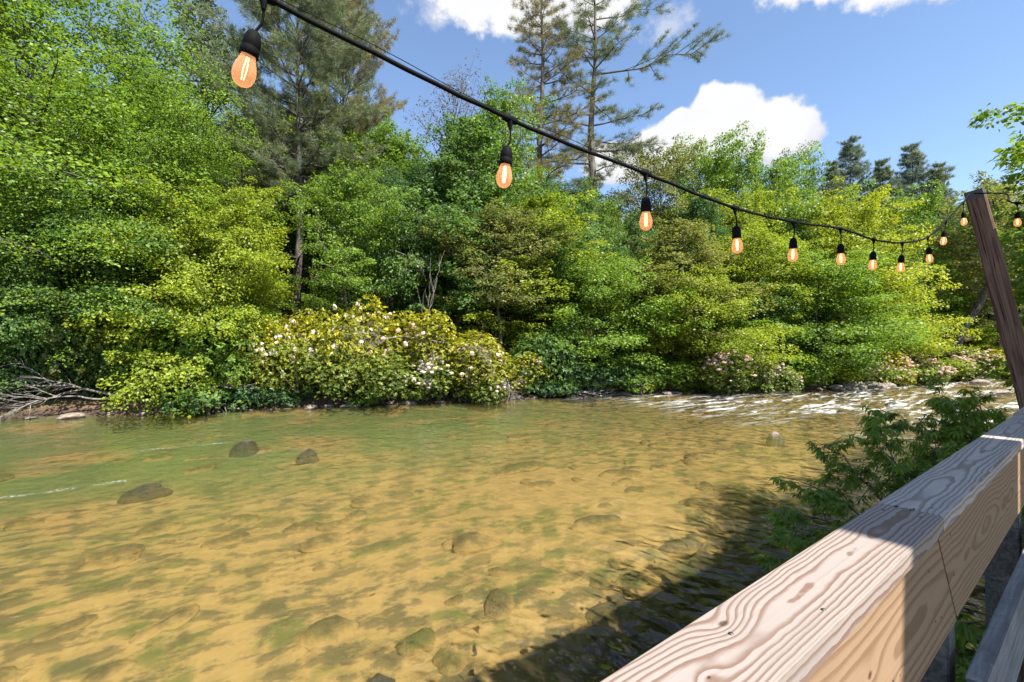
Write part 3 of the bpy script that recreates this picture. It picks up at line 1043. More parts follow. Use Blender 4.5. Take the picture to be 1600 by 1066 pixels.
GREEN = {
    'bright': (0.137, 0.234, 0.032), 'yellow': (0.250, 0.309, 0.026), 'lime': (0.203, 0.272, 0.028), 'mid': (0.093, 0.176, 0.046),
    'deep': (0.057, 0.123, 0.046), 'olive': (0.165, 0.192, 0.062), 'silver': (0.126, 0.170, 0.117), 'pine': (0.145, 0.184, 0.109),
    'pine_gold': (0.205, 0.194, 0.110), 'blue': (0.163, 0.216, 0.190), 'twig': (0.131, 0.117, 0.125), 'laurel': (0.165, 0.223, 0.041), 'laurel_gold': (0.275, 0.290, 0.026),
    'white': (0.80, 0.73, 0.78), 'pink': (0.74, 0.58, 0.64), 'lilac': (0.62, 0.55, 0.66),
}


def tree(kind, x, y, H, wide, rz, green, label, cat='tree', group=None, name=None):
    tm, cm, h = PROTO[kind]
    s = H / h
    o = empty(name or ('pine_tree' if 'pine' in kind else 'conifer_tree' if kind in ('hemlock', 'spire') else 'broadleaf_tree'),
              (x, y, float(ground_z(x, y)) - 0.12), rz)
    o.scale = (s * wide, s * wide, s * (1.0 if kind in ('pine_a', 'pine_b', 'pine_c', 'hemlock', 'spire') else 0.92))
    link('trunk', tm, None, o)
    c = link('crown', cm, None, o)
    c.color = (*(GREEN[green] if isinstance(green, str) else green), 1)
    return tag(o, label, cat, group)


def shrub(kind, x, y, H, wide, rz, green, label, flower=None, group=None, z=None):
    st, fo, bl, h = SHRUB[kind]
    s = H / h
    o = empty('laurel_shrub' if 'laurel' in kind else 'leafy_shrub', (x, y, (float(ground_z(x, y)) if z is None else z) - 0.1), rz)
    o.scale = (s * wide, s * wide, s)
    link('stems', st, None, o)
    f = link('foliage', fo, None, o)
    f.color = (*GREEN[green], 1)
    if flower and bl:
        b = link('blossoms', bl, None, o)
        b.color = (*GREEN[flower], 1)
    return tag(o, label, 'shrub', group)
TREES = [
    ('giant', -27.16, 27, 25.54, 1.27, 1.48, 'bright', 'huge bright green tree at the left edge, taller than the frame'),
    ('giant', -20.13, 26, 18.28, 1.1, 0.65, 'bright', 'bright green tree leaning out right of the dark left edge trunk'),
    ('maple', -15.36, 25.5, 11.88, 1.04, 2.49, 'lime', 'yellow-green rounded tree left of the tall straight pine trunk'),
    ('maple_b', -21.1, 23.8, 11.57, 1.19, 0.97, 'mid', 'mid green drooping tree over the left bank driftwood'),
    ('layered_b', -16.72, 24.3, 9.0, 0.91, 0.42, 'lime', 'light green tiered tree above the left bank shrubs'),
    ('layered', -22.92, 22.2, 8.61, 0.91, 2.52, 'mid', 'green tiered tree at the left frame edge by the water'),
    ('open', -22.23, 35, 27.8, 0.91, 5.76, 'silver', 'grey-green open-crowned tree with dark limbs behind the left maples'),
    ('pine_c', -14.63, 33, 26.51, 1.09, 5.03, 'pine', 'rounded pine with long straight trunk left of the centre gap'),
    ('pine_c', -13.68, 39, 28.25, 0.79, 4.81, 'pine_gold', 'second rounded pine right behind the straight-trunked pine'),
    ('tall_b', -9.78, 29.2, 14.31, 0.95, 1.39, 'bright', 'slender tree with pale forked trunk behind the laurel thicket'),
    ('tall', -4.43, 33.5, 20.94, 1.22, 3.37, 'mid', 'tall mid green tree under the sloping bulb cable'),
    ('tall_b', -9.06, 37, 18.88, 1.06, 1.74, 'bright', 'bright green tree between the pines and the tall mid green tree'),
    ('bare', -6.11, 42, 26.15, 0.9, 1.08, 'twig', 'twiggy half-bare tree standing above the green crowns'),
    ('tall_b', -0.75, 38, 24.02, 0.63, 0.67, 'bright', 'narrow leafy tree just left of the two tall pines'),
    ('tall_b', -0.42, 31.5, 12.5, 1.5, 1.35, 'olive', 'grey-trunked olive green tree behind the bare upright snag'),
    ('tall', 3.6, 34, 14.72, 1.55, 5.82, 'lime', 'yellow-green tree below the tall pines'),
    ('pine_a', 2.56, 45, 36.38, 1.16, 5.21, 'pine_gold', 'left one of the two tall ragged pines against the sky'),
    ('pine_b', 8.52, 47, 37.25, 1.4, 0.0, 'pine', 'right one of the two tall pines, with a long limb reaching right'),
    ('layered', 5.86, 32.8, 8.42, 1.27, 5.03, 'bright', 'bushy tiered tree overhanging the water at mid bank'),
    ('tall', 11.75, 35.5, 12.69, 1.79, 1.21, 'olive', 'olive tree with thin dark trunk below the third hanging bulb'),
    ('maple', 16.48, 53, 22.35, 0.81, 1.95, 'olive', 'olive rounded crown on the skyline right of the long-limbed pine'),
    ('maple_b', 23.62, 51, 23.06, 0.85, 3.94, 'bright', 'bright green dome of a tree on the skyline under the cloud'),
    ('layered_b', 13.01, 34.5, 7.42, 1.26, 4.6, 'lime', 'light green tiered tree left of the pale blossom bank'),
    ('tall_b', 19.62, 38.5, 12.99, 1.68, 5.37, 'lime', 'light green tree below the fourth hanging bulb'),
    ('maple', 30.28, 44, 17.37, 1.15, 5.53, 'yellow', 'brightest yellow tree below the row of small bulbs'),
    ('layered', 24.01, 38.2, 9.92, 1.41, 0.54, 'bright', 'broad tiered tree drooping over the start of the rapids'),
    ('layered_b', 34.82, 46, 9.26, 1.03, 3.8, 'yellow', 'yellow-green tiered tree overhanging the far rapids'),
    ('maple_b', 35.34, 60, 23.01, 0.76, 4.22, 'mid', 'dark green round tree on the skyline left of the conifers'),
    ('maple', 22.63, 57, 23.33, 0.93, 3.18, 'bright', 'bright green crown on the skyline behind the cloud-lit dome'),
    ('maple_b', 30.02, 56, 22.96, 0.8, 1.12, 'mid', 'mid green crown sloping down right of the skyline dome'),
    ('spire', 47.27, 76, 28.28, 0.85, 2.97, 'blue', 'spindly dark spire conifer right of the cloud'),
    ('hemlock', 51.78, 73, 29.98, 1.13, 0.56, 'blue', 'dense blue-green conifer, left of the skyline group'),
    ('hemlock', 52.65, 68, 26.0, 1.07, 5.87, 'pine', 'smaller green conifer between the two tall skyline conifers'),
    ('hemlock', 62.73, 75, 30.21, 1.22, 5.44, 'blue', 'dense blue-green conifer, right of the skyline group'),
    ('hemlock', 46.32, 70, 25.52, 0.82, 3.44, 'pine', 'half-hidden conifer left of the skyline conifer group'),
    ('hemlock', 63.65, 72, 26.94, 0.88, 1.89, 'pine', 'low green conifer just left of the slim end conifer'),
    ('spire', 71.78, 80, 28.05, 1.13, 5.71, 'blue', 'slim conifer at the right end of the skyline group'),
    ('maple', 48.66, 57, 21.22, 1.03, 3.59, 'bright', 'bright green crown behind the last hanging bulbs'),
    ('maple_b', 40.6, 52, 16.61, 0.91, 5.54, 'mid', 'green crown just above the lowest hanging bulb'),
    ('leaner', 42.37, 47.5, 20.89, 1.43, 0.0, 'olive', 'thin-leaved leaning tree with dark trunk left of the timber post'),
    ('open', 52.5, 52.2, 23.46, 0.91, 3.19, 'olive', 'open-crowned tree with grey trunk right behind the timber post'),
    ('tall', 57.97, 60, 18.72, 1.76, 2.6, 'lime', 'light green tree behind the leaning dark trunk'),
    ('maple_b', 61.41, 58, 21.1, 1.06, 3.76, 'mid', 'green tree behind the far right bulb'),
    ('layered', 55.39, 54, 5.49, 1.6, 2.71, 'lime', 'light green low tree over the pink blossom bank at right'),
    ('sapling_b', -8.21, 31, 10.98, 0.73, 1.01, 'mid', 'leafy understorey tree right behind the laurel thicket'),
    ('tall_b', -6.52, 34, 15.79, 0.92, 1.92, 'deep', 'dark slim-trunked tree in the shade behind the laurels'),
    ('tall_b', -2.37, 32.5, 12.7, 1.09, 5.1, 'mid', 'shaded slim-trunked tree just right of the bare upright snag'),
    ('tall_b', 2.18, 33, 11.77, 1.19, 0.27, 'mid', 'slim-trunked tree left of the bushy mid bank tree'),
    ('sapling_b', -1.31, 33, 6.31, 1.52, 0.29, 'lime', 'low light green spreading tree right of the bare snag'),
    ('sapling', 9.13, 34.5, 9.89, 1.05, 3.93, 'lime', 'small light green tree right behind the bushy mid bank tree'),
    ('sapling_b', 15.29, 35, 5.39, 1.59, 1.76, 'bright', 'small green tree right of the light tiered tree'),
    ('sapling_b', 19.59, 37, 7.49, 1.13, 3.36, 'mid', 'small shaded tree at the left foot of the broad tiered tree'),
    ('sapling', 31.87, 43, 8.86, 1.27, 2.96, 'lime', 'small yellow-green tree right of the broad tiered tree'),
]
SHRUBS = [
    ('leafy_b', -21.84, 22.3, 5.43, 0.54, 2.15, 'mid', None, 'rounded green shrub on the left edge of the far bank'),
    ('leafy', -20.3, 23.6, 4.67, 0.91, 6.26, 'olive', None, 'olive green shrub behind the grey driftwood'),
    ('leafy', -16.01, 24.2, 4.65, 1.13, 1.23, 'bright', None, 'tall bright shrub left of the flowering laurels'),
    ('leafy_b', -18.58, 24.0, 3.19, 0.75, 2.59, 'mid', None, 'dark green shrub over the reddish leaf litter'),
    ('leafy_b', -14.41, 24.2, 3.2, 0.75, 1.27, 'bright', None, 'bright green shrub touching the leftmost laurel'),
    ('laurel', -12.51, 25.2, 4.68, 0.89, 3.97, 'laurel_gold', 'white', 'leftmost flowering laurel with white clusters down its side'),
    ('laurel_b', -9.58, 26.8, 5.65, 0.76, 1.74, 'laurel_gold', 'white', 'tallest golden laurel at the crest of the thicket'),
    ('laurel', -6.16, 27.4, 5.43, 0.94, 2.23, 'laurel_gold', 'pink', 'golden laurel behind the arching bare twigs'),
    ('laurel_b', -10.84, 25.6, 3.4, 1.15, 4.69, 'laurel', None, 'low front laurel below the golden crest'),
    ('laurel_b', -7.8, 26.2, 3.26, 1.29, 2.01, 'laurel', None, 'dark green front laurel at the waterline, mid thicket'),
    ('laurel_c', -5.18, 27.0, 2.55, 1.47, 3.51, 'laurel', 'white', 'green laurel with a few white heads under the bare snag'),
    ('laurel', -2.44, 28.4, 4.33, 1.22, 5.68, 'laurel_gold', 'white', 'yellow-green laurel right of the bare snag'),
    ('laurel_c', -2.19, 27.6, 2.48, 1.24, 0.63, 'laurel', 'lilac', 'small laurel covered with lilac white flower heads by the water'),
    ('laurel_b', 0.0, 29.5, 2.67, 1.22, 0.39, 'laurel_gold', 'pink', 'pale pinkish laurel at the right end of the thicket'),
    ('leafy', 1.8, 30.3, 4.5, 0.95, 1.44, 'mid', None, 'dark shrub between the laurels and the mid bank tree'),
    ('leafy_b', 4.13, 31.2, 1.98, 1.57, 4.81, 'deep', None, 'dark low shrub behind the fallen grey log'),
    ('leafy', 7.98, 32.6, 2.58, 1.67, 3.86, 'mid', None, 'green shrub under the bushy mid bank tree'),
    ('leafy_b', 10.51, 33.1, 2.27, 1.35, 1.49, 'bright', None, 'bright shrub left of the pale blossoms'),
    ('laurel_c', 14.28, 32.9, 3.06, 1.5, 2.08, 'laurel', 'pink', 'pale pink flowering laurel at the waterline left of the rapids'),
    ('laurel_c', 17.43, 33.6, 2.83, 1.21, 1.11, 'laurel', 'lilac', 'lilac-grey flowering laurel right of the pale pink one'),
    ('leafy', 20.61, 35.4, 2.77, 1.57, 2.88, 'bright', None, 'green shrub hanging to the water left of the rapids'),
    ('leafy_b', 24.66, 36.9, 1.37, 2.14, 0.27, 'lime', None, 'yellow-green shrub above the squarish boulder'),
    ('laurel_c', 30.45, 39.0, 2.91, 1.37, 4.38, 'laurel_gold', 'pink', 'pink flowering laurel above the slabby boulder'),
    ('laurel_c', 34.99, 41.5, 2.97, 1.42, 5.63, 'laurel', 'pink', 'pink flowering laurel further along the rapids bank'),
    ('leafy_b', 39.25, 44.6, 1.9, 1.86, 6.0, 'lime', None, 'lime shrub between two pink laurels by the rapids'),
    ('laurel_c', 42.94, 45.7, 3.35, 1.52, 4.62, 'laurel', 'pink', 'far pink laurel under the leaning dark trunk'),
    ('laurel_c', 50.95, 50, 3.07, 1.96, 6.03, 'laurel_gold', 'white', 'pale flowering laurel at the right end of the bank'),
    ('leafy_b', 49.4, 50.1, 1.45, 2.52, 0.11, 'lime', None, 'bright lime shrub below the far pale laurel'),
]

for k, x, y, H, wd, rz, g, lab in TREES:
    tree(k, x, y, H, wd, rz, g, lab, group='trees on the far bank')
for k, x, y, H, wd, rz, g, fl, lab in SHRUBS:
    shrub(k, x, y, H, wd, rz, g, lab, fl, 'shrubs along the far bank')

def behind(x, y):
    u = x / y
    for lim, txt in ((-0.75, 'behind the huge left tree'), (-0.45, 'behind the left maples'), (-0.28, 'behind the straight pine'), (-0.08, 'behind the laurel thicket'),
                     (0.12, 'near the two tall pines'), (0.35, 'behind the mid bank trees'), (0.6, 'behind the start of the rapids'), (0.85, 'behind the row of small bulbs')):
        if u < lim:
            return txt
    return 'beyond the leaning post'


SHAPE = {'maple': 'rounded', 'maple_b': 'broad', 'tall': 'tall slim', 'tall_b': 'pale-trunked', 'open': 'open-crowned'}
HUE = {'mid': 'mid green', 'bright': 'bright green', 'olive': 'olive', 'deep': 'dark green', 'lime': 'yellow-green'}

# deeper forest behind the front rows, up the slope
rng = np.random.default_rng(77)
placed = [(r_[1], r_[2]) for r_ in TREES]
kinds = ('maple', 'maple_b', 'tall', 'tall_b', 'open', 'tall', 'maple')
n_back = 0
tries = 0
while n_back < 80 and tries < 6000:
    tries += 1
    u = rng.uniform(-1.25, 1.25)
    Y = rng.uniform(29, 95)
    X = u * Y
    d = float(side_dist(X, Y, FAR, 1.0))
    if d < 7 or d > 48:
        continue
    if min((X - a) ** 2 + (Y - b) ** 2 for a, b in placed) < (2.6 + d * 0.05) ** 2:
        continue
    # keep the skyline as low as it is: tops below the crowns of the named trees
    px_ = 800 + 755.6 * u
    sky_y = np.interp(px_, [0, 250, 420, 560, 620, 760, 960, 1010, 1250, 1290, 1480, 1530, 1700],
                      [-150, -60, 20, 120, 200, 190, 260, 245, 260, 300, 320, 330, 300])
    gz = float(ground_z(X, Y))
    Hmax = 3 + (545 - sky_y - rng.uniform(5, 70)) / 755.6 * Y - gz
    if Hmax < 8:
        continue
    H = min(Hmax, rng.uniform(15, 23))
    k = kinds[int(rng.integers(len(kinds)))]
    hue = ('mid', 'bright', 'olive', 'deep', 'mid', 'lime')[int(rng.integers(6))]
    tree(k, X, Y, H, rng.uniform(0.85, 1.1), rng.uniform(0, 6.28), hue,
         '%s %s forest tree %s' % (SHAPE[k], HUE[hue], ('high on the slope ' if d > 22 else 'a few rows back ') + behind(X, Y)), group='trees deep in the forest')
    placed.append((X, Y))
    n_back += 1
# understorey between the trunks
n_und = 0
tries = 0
while n_und < 45 and tries < 4000:
    tries += 1
    u = rng.uniform(-1.15, 1.15)
    Y = rng.uniform(23, 62)
    X = u * Y
    d = float(side_dist(X, Y, FAR, 1.0))
    if d < 3.0 or d > 15 or (-0.48 < u < 0.1 and d < 9):
        continue
    if min((X - a) ** 2 + (Y - b) ** 2 for a, b in placed) < 1.5 ** 2:
        continue
    hue = ('deep', 'mid', 'mid', 'bright')[int(rng.integers(4))]
    tree(('sapling', 'sapling_b')[n_und % 2], X, Y, rng.uniform(4.0, 8.0), rng.uniform(0.9, 1.25), rng.uniform(0, 6.28),
         hue, '%s %s young tree among the trunks %s' % (('slender', 'bushy')[n_und % 2], HUE[hue], behind(X, Y)),
         group='young trees in the forest shade', name='young_tree')
    placed.append((X, Y))
    n_und += 1
# low green clumps along the water's edge
for i in range(54):
    x = -24 + 62 * (i + rng.uniform(0, 1)) / 54
    y = float(np.interp(x, FAR[:, 0], FAR[:, 1])) + rng.uniform(-0.15, 1.1)
    if rng.random() < 0.12 or x < -17.2:
        continue
    hue = ('mid', 'bright', 'lime', 'deep')[int(rng.integers(4))]
    hh = rng.uniform(0.6, 1.5)
    shrub('low', x, y, hh, rng.uniform(0.8, 1.2), rng.uniform(0, 6.28), hue,
          '%s %s clump at the waterline %s' % ('low' if hh < 1.0 else 'knee-high', HUE[hue], 'below the left maples' if x < -12.5 else 'at the foot of the flowering laurels' if x < 1 else
                                              'under the mid bank trees' if x < 12 else 'by the pale blossoms left of the rapids' if x < 21 else 'beside the rapids'), None, 'low clumps along the waterline')

# ------------------------------------------------------------------ dead wood on the far bank
def deadwood(name, me, loc, rot, label, cat, s=1.0):
    o = link(name, me)
    o.location = loc
    o.rotation_euler = rot
    o.scale = (s, s, s)
    return tag(o, label, cat)


dw = dead_branch('driftwood', 5, 4.2, 2, 0.5, -0.22, 0.07, 9, -0.15)
deadwood('driftwood_branch', dw, (-17.9, 22.2, 0.75), (0, R(-22), R(200)), 'arching grey driftwood branch trailing in the water at left bank', 'driftwood')
dw2 = dead_branch('driftwood_b', 6, 3.4, 2, 0.55, -0.20, 0.05, 8, -0.2)
deadwood('driftwood_branch', dw2, (-18.3, 22.0, 0.7), (0, R(-12), R(216)), 'lower grey driftwood branch under the arching one', 'driftwood')
sn = dead_branch('snag', 7, 5.2, 2, 0.42, 0.0, 0.05, 5, 0.7, (0.05, 0, 1))
deadwood('bare_snag', sn, (-4.9, 26.9, 0.7), (0, 0, 0.4), 'bare upright snag with forked stems above the laurels', 'dead tree')
bt = dead_branch('twigs', 8, 4.6, 3, 0.6, -0.30, 0.035, 9, -0.1)
deadwood('bare_branch', bt, (-3.6, 26.6, 3.3), (0, R(-16), R(188)), 'arching spray of bare grey twigs across the laurel thicket', 'dead branch')
bt2 = dead_branch('twigs_b', 9, 2.8, 3, 0.65, -0.35, 0.03, 8, -0.1)
deadwood('bare_branch', bt2, (-3.8, 26.7, 3.1), (0, R(-8), R(-20)), 'bare grey twigs drooping right from the snag', 'dead branch')
deadwood('bare_branch', bt2, (-0.7, 27.6, 2.2), (0, R(40), R(-60)), 'grey dead twigs hanging at the right end of the laurels', 'dead branch')
lg = dead_branch('log', 10, 5.0, 2, 0.5, -0.03, 0.13, 7, 0.2)
deadwood('fallen_log', lg, (2.3, 29.3, 0.45), (0, R(4), R(20)), 'fallen grey log with broken limbs below the dark mid bank shrub', 'log')
deadwood('fallen_log', lg, (-15.6, 22.9, 1.3), (0, R(2), R(10)), 'pale fallen log on reddish litter at the left bank', 'log', 0.6)
deadwood('bare_branch', bt, (12.8, 32.4, 0.9), (0, R(2), R(10)), 'tangle of bare grey twigs beside the pale pink laurel', 'dead branch', 0.6)
deadwood('bare_branch', bt2, (-20.6, 21.6, 1.7), (0, R(-10), R(120)), 'pale bare twigs in the shrubs at the far left', 'dead branch', 0.9)

for x_, y_, z_, ry, rz_, s_, lab in ((-13.6, 23.9, 1.6, -30, 150, 0.55, 'pale bare twigs in front of the bright shrub left of the laurels'),
                                     (-15.4, 23.2, 2.6, -40, 60, 0.7, 'pale bare twigs crossing the yellow-green left tree'),
                                     (-11.2, 24.4, 0.5, -10, 200, 0.5, 'grey twigs at the foot of the leftmost laurel'),
                                     (-8.2, 25.4, 0.4, -8, 170, 0.5, 'grey root-like twigs below the dark front laurel'),
                                     (-6.7, 27.6, 8.6, 10, 20, 0.6, 'pale dead twigs under the crown of the pale-trunked tree'),
                                     (8.9, 31.0, 0.7, -12, 190, 0.5, 'grey twigs hanging under the bushy mid bank tree'),
                                     (16.0, 32.6, 1.0, -20, 160, 0.5, 'grey twigs among the lilac-grey blossoms')):
    deadwood('bare_branch', bt2, (x_, y_, z_), (0, R(ry), R(rz_)), lab, 'dead branch', s_)

# ------------------------------------------------------------------ deck and railing
def board(name, a0, a1, p0, p1, z0, z1, mat, parent, skew0=0.0, skew1=0.0, bev=0.003, tilt=0.0):
    """sawn board along the rail; local X runs along it; skew slants its two end cuts"""
    import bmesh
    L, Wd, Hh = a1 - a0, p1 - p0, z1 - z0
    bm = bmesh.new()
    bmesh.ops.create_cube(bm, size=1.0)
    for v in bm.verts:
        x, y, z = v.co
        sk = (skew1 if x > 0 else skew0) * (-z)
        v.co = (x * L + sk, y * Wd, z * Hh)
    if bev:
        bmesh.ops.bevel(bm, geom=list(bm.edges), offset=bev, segments=2, affect='EDGES')
    me = bpy.data.meshes.new(name)
    bm.to_mesh(me)
    bm.free()
    o = link(name, me, mat, parent)
    o.location = ap((a0 + a1) / 2, (p0 + p1) / 2, (z0 + z1) / 2)
    o.rotation_euler = (tilt, 0, math.atan2(D[1], D[0]))
    return o


LT, DK = (0.305, 0.26, 0.23), (0.18, 0.115, 0.086)
FL, FD = (0.30, 0.20, 0.12), (0.205, 0.125, 0.068)
M['cap1'] = pine_board('cap_pine', 1.0, LT, DK, ((0.47, 0.036, 0.021, 0.015), (0.338, -0.0135, 0.021, 0.006)), 150, 0.026, 0.026, 0.0)
M['cap2'] = pine_board('cap_pine_grey', 2.3, (0.47, 0.41, 0.36), (0.25, 0.19, 0.155), (), 125, 0.030, 0.030, 0.3)
M['cap3'] = pine_board('cap_pine_far', 4.1, (0.45, 0.39, 0.34), (0.25, 0.19, 0.15), (), 125, 0.03, 0.030, 0.3)
M['fas1'] = pine_board('fascia_pine', 3.2, FL, FD, ((0.76, -0.016, 0.02, 0.017), (0.95, -0.016, -0.06, 0.007)), 46, 0.05, 0.05, 0.0, 'y')
M['fas2'] = pine_board('fascia_pine_far', 5.6, FL, FD, ((0.14, -0.019, 0.0, 0.008),), 72, 0.04, 0.05, 0.0, 'y')
M['grey_wood'] = weathered_wood('grey_wood', (0.16, 0.155, 0.155), (0.30, 0.29, 0.285), 0.5)
M['dark_wood'] = weathered_wood('dark_wood', (0.075, 0.070, 0.066), (0.16, 0.15, 0.14), 0.3)
M['mossy_wood'] = weathered_wood('mossy_wood', (0.12, 0.105, 0.085), (0.28, 0.25, 0.20), 0.8)
M['post_wood'] = weathered_wood('post_wood', (0.075, 0.045, 0.032), (0.21, 0.135, 0.10), 0.0)
M['steel'] = plain('nail_steel', (0.12, 0.11, 0.10), 0.5, 0.5, 0.8)

rail = empty('deck_railing', ap(1.6, 0.345, 1.55))
tag(rail, 'timber deck railing with new pale pine cap and fascia boards', 'railing')
CZ = 2.58
rail_parts = [
    board('cap_board', -1.1, 1.5955, 0.274, 0.415, CZ - 0.042, CZ, M['cap1'], None),
    board('cap_board', 1.6015, 4.42, 0.276, 0.415, CZ - 0.041, CZ + 0.001, M['cap2'], None),
    board('cap_board', 4.425, 6.6, 0.274, 0.420, CZ - 0.032, CZ + 0.010, M['cap3'], None),
    board('added_joint_backing', 1.50, 1.70, 0.322, 0.409, CZ - 0.13, CZ - 0.0425, M['dark_wood'], None),  # dark backing added under the cap joint so the gap reads dark
    board('fascia_board', -1.1, 1.70, 0.287, 0.319, 2.246, CZ - 0.049, M['fas1'], None, 0.0, 0.22),
    board('fascia_board', 1.704, 6.6, 0.2875, 0.319, 2.250, CZ - 0.046, M['fas2'], None, 0.22, 0.0),
    board('lower_rail', 1.84, 6.6, 0.232, 0.276, 1.845, 2.095, M['grey_wood'], None),
    board('lower_rail', -1.1, 1.835, 0.226, 0.272, 1.830, 2.085, M['dark_wood'], None),
    board('ledger', -1.1, 6.6, 0.105, 0.222, 1.60, 1.80, M['mossy_wood'], None),
]
for a in (0.2, 1.955, 3.6, 5.4):
    rail_parts.append(board('post', a - 0.045, a + 0.045, 0.322, 0.408, -0.4, CZ - 0.046, M['dark_wood'], None, bev=0.004))
rail_parts.append(board('pile', 4.80, 4.94, 0.47, 0.61, -0.4, 1.68, M['dark_wood'], None, bev=0.006))
# nail heads and knot holes along the boards
nb = Tubes()
for a, p in ((1.55, 0.31), (1.545, 0.385), (1.66, 0.31), (1.655, 0.385), (0.88, 0.30), (0.70, 0.36), (3.0, 0.31), (3.0, 0.38)):
    c = np.array(ap(a, p, CZ))
    nb.add(np.stack([c - (0, 0, 0.004), c + (0, 0, 0.0016), c + (0, 0, 0.0018)]), (0.0036, 0.0036, 0.0002), 8)
rail_parts.append(link('nails', nb.mesh('nails'), M['steel']))
nb = Tubes()
for a, z in ((1.50, 2.47), (1.56, 2.33), (1.62, 2.32), (1.74, 2.50), (1.78, 2.38), (1.20, 2.34), (1.205, 2.31)):
    c = np.array(ap(a, 0.2872, z))
    o3 = np.array((*O, 0.0))
    nb.add(np.stack([c + o3 * 0.004, c - o3 * 0.0010, c - o3 * 0.0012]), (0.0036, 0.0036, 0.0002), 8)
rail_parts.append(link('nails', nb.mesh('nails_b'), M['steel']))
# dry bud scales and twig crumbs caught in the cap joint
q = Tubes()
lr = np.random.default_rng(12)
for i in range(11):
    a, p = 1.60 + lr.normal() * 0.007, 0.325 + 0.05 * lr.random()
    th, ln = lr.uniform(0, 3.14), lr.uniform(0.002, 0.005)
    c = np.array(ap(a, p, CZ + 0.0016))
    d_ = np.array((math.cos(th), math.sin(th), 0.0)) * ln
    q.add(np.stack([c - d_, c + (0, 0, 0.0008), c + d_]), (0.0006, 0.0012, 0.0006), 5)
cr = link('twig_crumbs', q.mesh('twig_crumbs'), M['bark'])
cr['kind'] = 'stuff'
rail_parts.append(cr)
inv = Matrix.Translation(-rail.location)
for o in rail_parts:
    o.parent = rail
    o.matrix_parent_inverse = inv

deck = empty('deck', ap(1.5, -1.5, 1.55))
tag(deck, 'weathered plank deck behind the railing', 'deck')
dinv = Matrix.Translation(-deck.location)
for i in range(20):
    o = board('plank', -2.5, 5.2, 0.095 - 0.146 * (i + 1) + 0.006, 0.095 - 0.146 * i, 1.512, 1.55, M['mossy_wood'], None)
    o.parent = deck
    o.matrix_parent_inverse = dinv
for a in (-2.0, 0.0, 2.0, 4.0):
    import bmesh
    bm = bmesh.new()
    bmesh.ops.create_cube(bm, size=1.0)
    for v in bm.verts:
        v.co = (v.co.x * 0.05, v.co.y * 2.7, v.co.z * 0.2)
    me = bpy.data.meshes.new('joist')
    bm.to_mesh(me)
    bm.free()
    o = link('joist', me, M['dark_wood'], deck)
    o.matrix_parent_inverse = dinv
    o.location = ap(a, -1.3, 1.408)
    o.rotation_euler = (0, 0, math.atan2(D[1], D[0]))
for a in (-2.0, 2.0, 4.0):
    o = board('pile', a - 0.07, a + 0.07, -2.6, -2.46, -0.2, 1.306, M['dark_wood'], None)
    o.parent = deck
    o.matrix_parent_inverse = dinv

# ------------------------------------------------------------------ leaning timber post
post_top = Vector((5.02, 5.22, 4.70))
post_low = Vector((5.02 + 0.6242 * 0.80, 5.22 - 0.7813 * 0.72, 0.25))
import bmesh
axis = (post_top - post_low)
Lp = axis.length
bm = bmesh.new()
segs = 14
rng = np.random.default_rng(3)
prev = None
for i in range(segs + 1):
    s = i / segs
    hw = 0.083 * (1 + 0.03 * rng.normal()) if 0 < i < segs else 0.082
    ox, oy = rng.normal(0, 0.004, 2)
    ring = []
    for (cx, cy_) in ((-1, -.8), (-.8, -1), (.8, -1), (1, -.8), (1, .8), (.8, 1), (-.8, 1), (-1, .8)):
        ring.append(bm.verts.new((s * Lp, cx * hw + ox, cy_ * hw + oy)))
    if prev:
        for j in range(8):
            bm.faces.new((prev[j], prev[(j + 1) % 8], ring[(j + 1) % 8], ring[j]))
    else:
        bm.faces.new(list(reversed(ring)))
    prev = ring
bm.faces.new(prev)
bmesh.ops.recalc_face_normals(bm, faces=bm.faces)
me = bpy.data.meshes.new('timber_post')
bm.to_mesh(me)
bm.free()
m, t = new_mat('post_timber')
g = t.new('ShaderNodeTexCoord').outputs['Object']
st = t.vm('MULTIPLY', g, (0.9, 30.0, 30.0))
n1 = t.noise(st, 1.0, 5.0, 0.62, 1.2)
n2 = t.noise(t.vm('MULTIPLY', g, (0.5, 16.0, 16.0)), 1.0, 3.0, 0.5, 2.0)
c = t.mix(t.step(n1, 0.3, 0.7), (0.075, 0.042, 0.030), (0.235, 0.150, 0.112))
c = t.mix(t.step(n2, 0.56, 0.62), c, (0.02, 0.013, 0.010))
gx_ = t.sep(g)[0]
c = t.mix(t.step(gx_, Lp - 0.10, Lp - 0.085), c, (0.10, 0.095, 0.10))
finish(t, principled(t, c, 0.85, 0.2, t.bump(n1, 0.8, 0.008)))
po = link('timber_post', me, m)
po.location = post_low
po.rotation_euler = axis.to_track_quat('X', 'Z').to_euler()
tag(po, 'rough brown timber post leaning outwards, carrying the bulb cable', 'post')

# ------------------------------------------------------------------ string of bulbs
def revolve(name, prof, sides=20):
    """surface of revolution about Z from (radius, z) pairs"""
    prof = np.array(prof, float)
    th = np.arange(sides) * 2 * math.pi / sides
    V = np.stack([prof[:, 0][:, None] * np.cos(th), prof[:, 0][:, None] * np.sin(th), np.repeat(prof[:, 1][:, None], sides, 1)], -1).reshape(-1, 3)
    mN = len(prof)
    i = np.arange(mN - 1)[:, None] * sides
    j = np.arange(sides)[None, :]
    k = (j + 1) % sides
    F = np.stack([i + j, i + k, i + sides + k, i + sides + j], -1).reshape(-1, 4)
    return mesh_np(name, V, F, smooth=True)


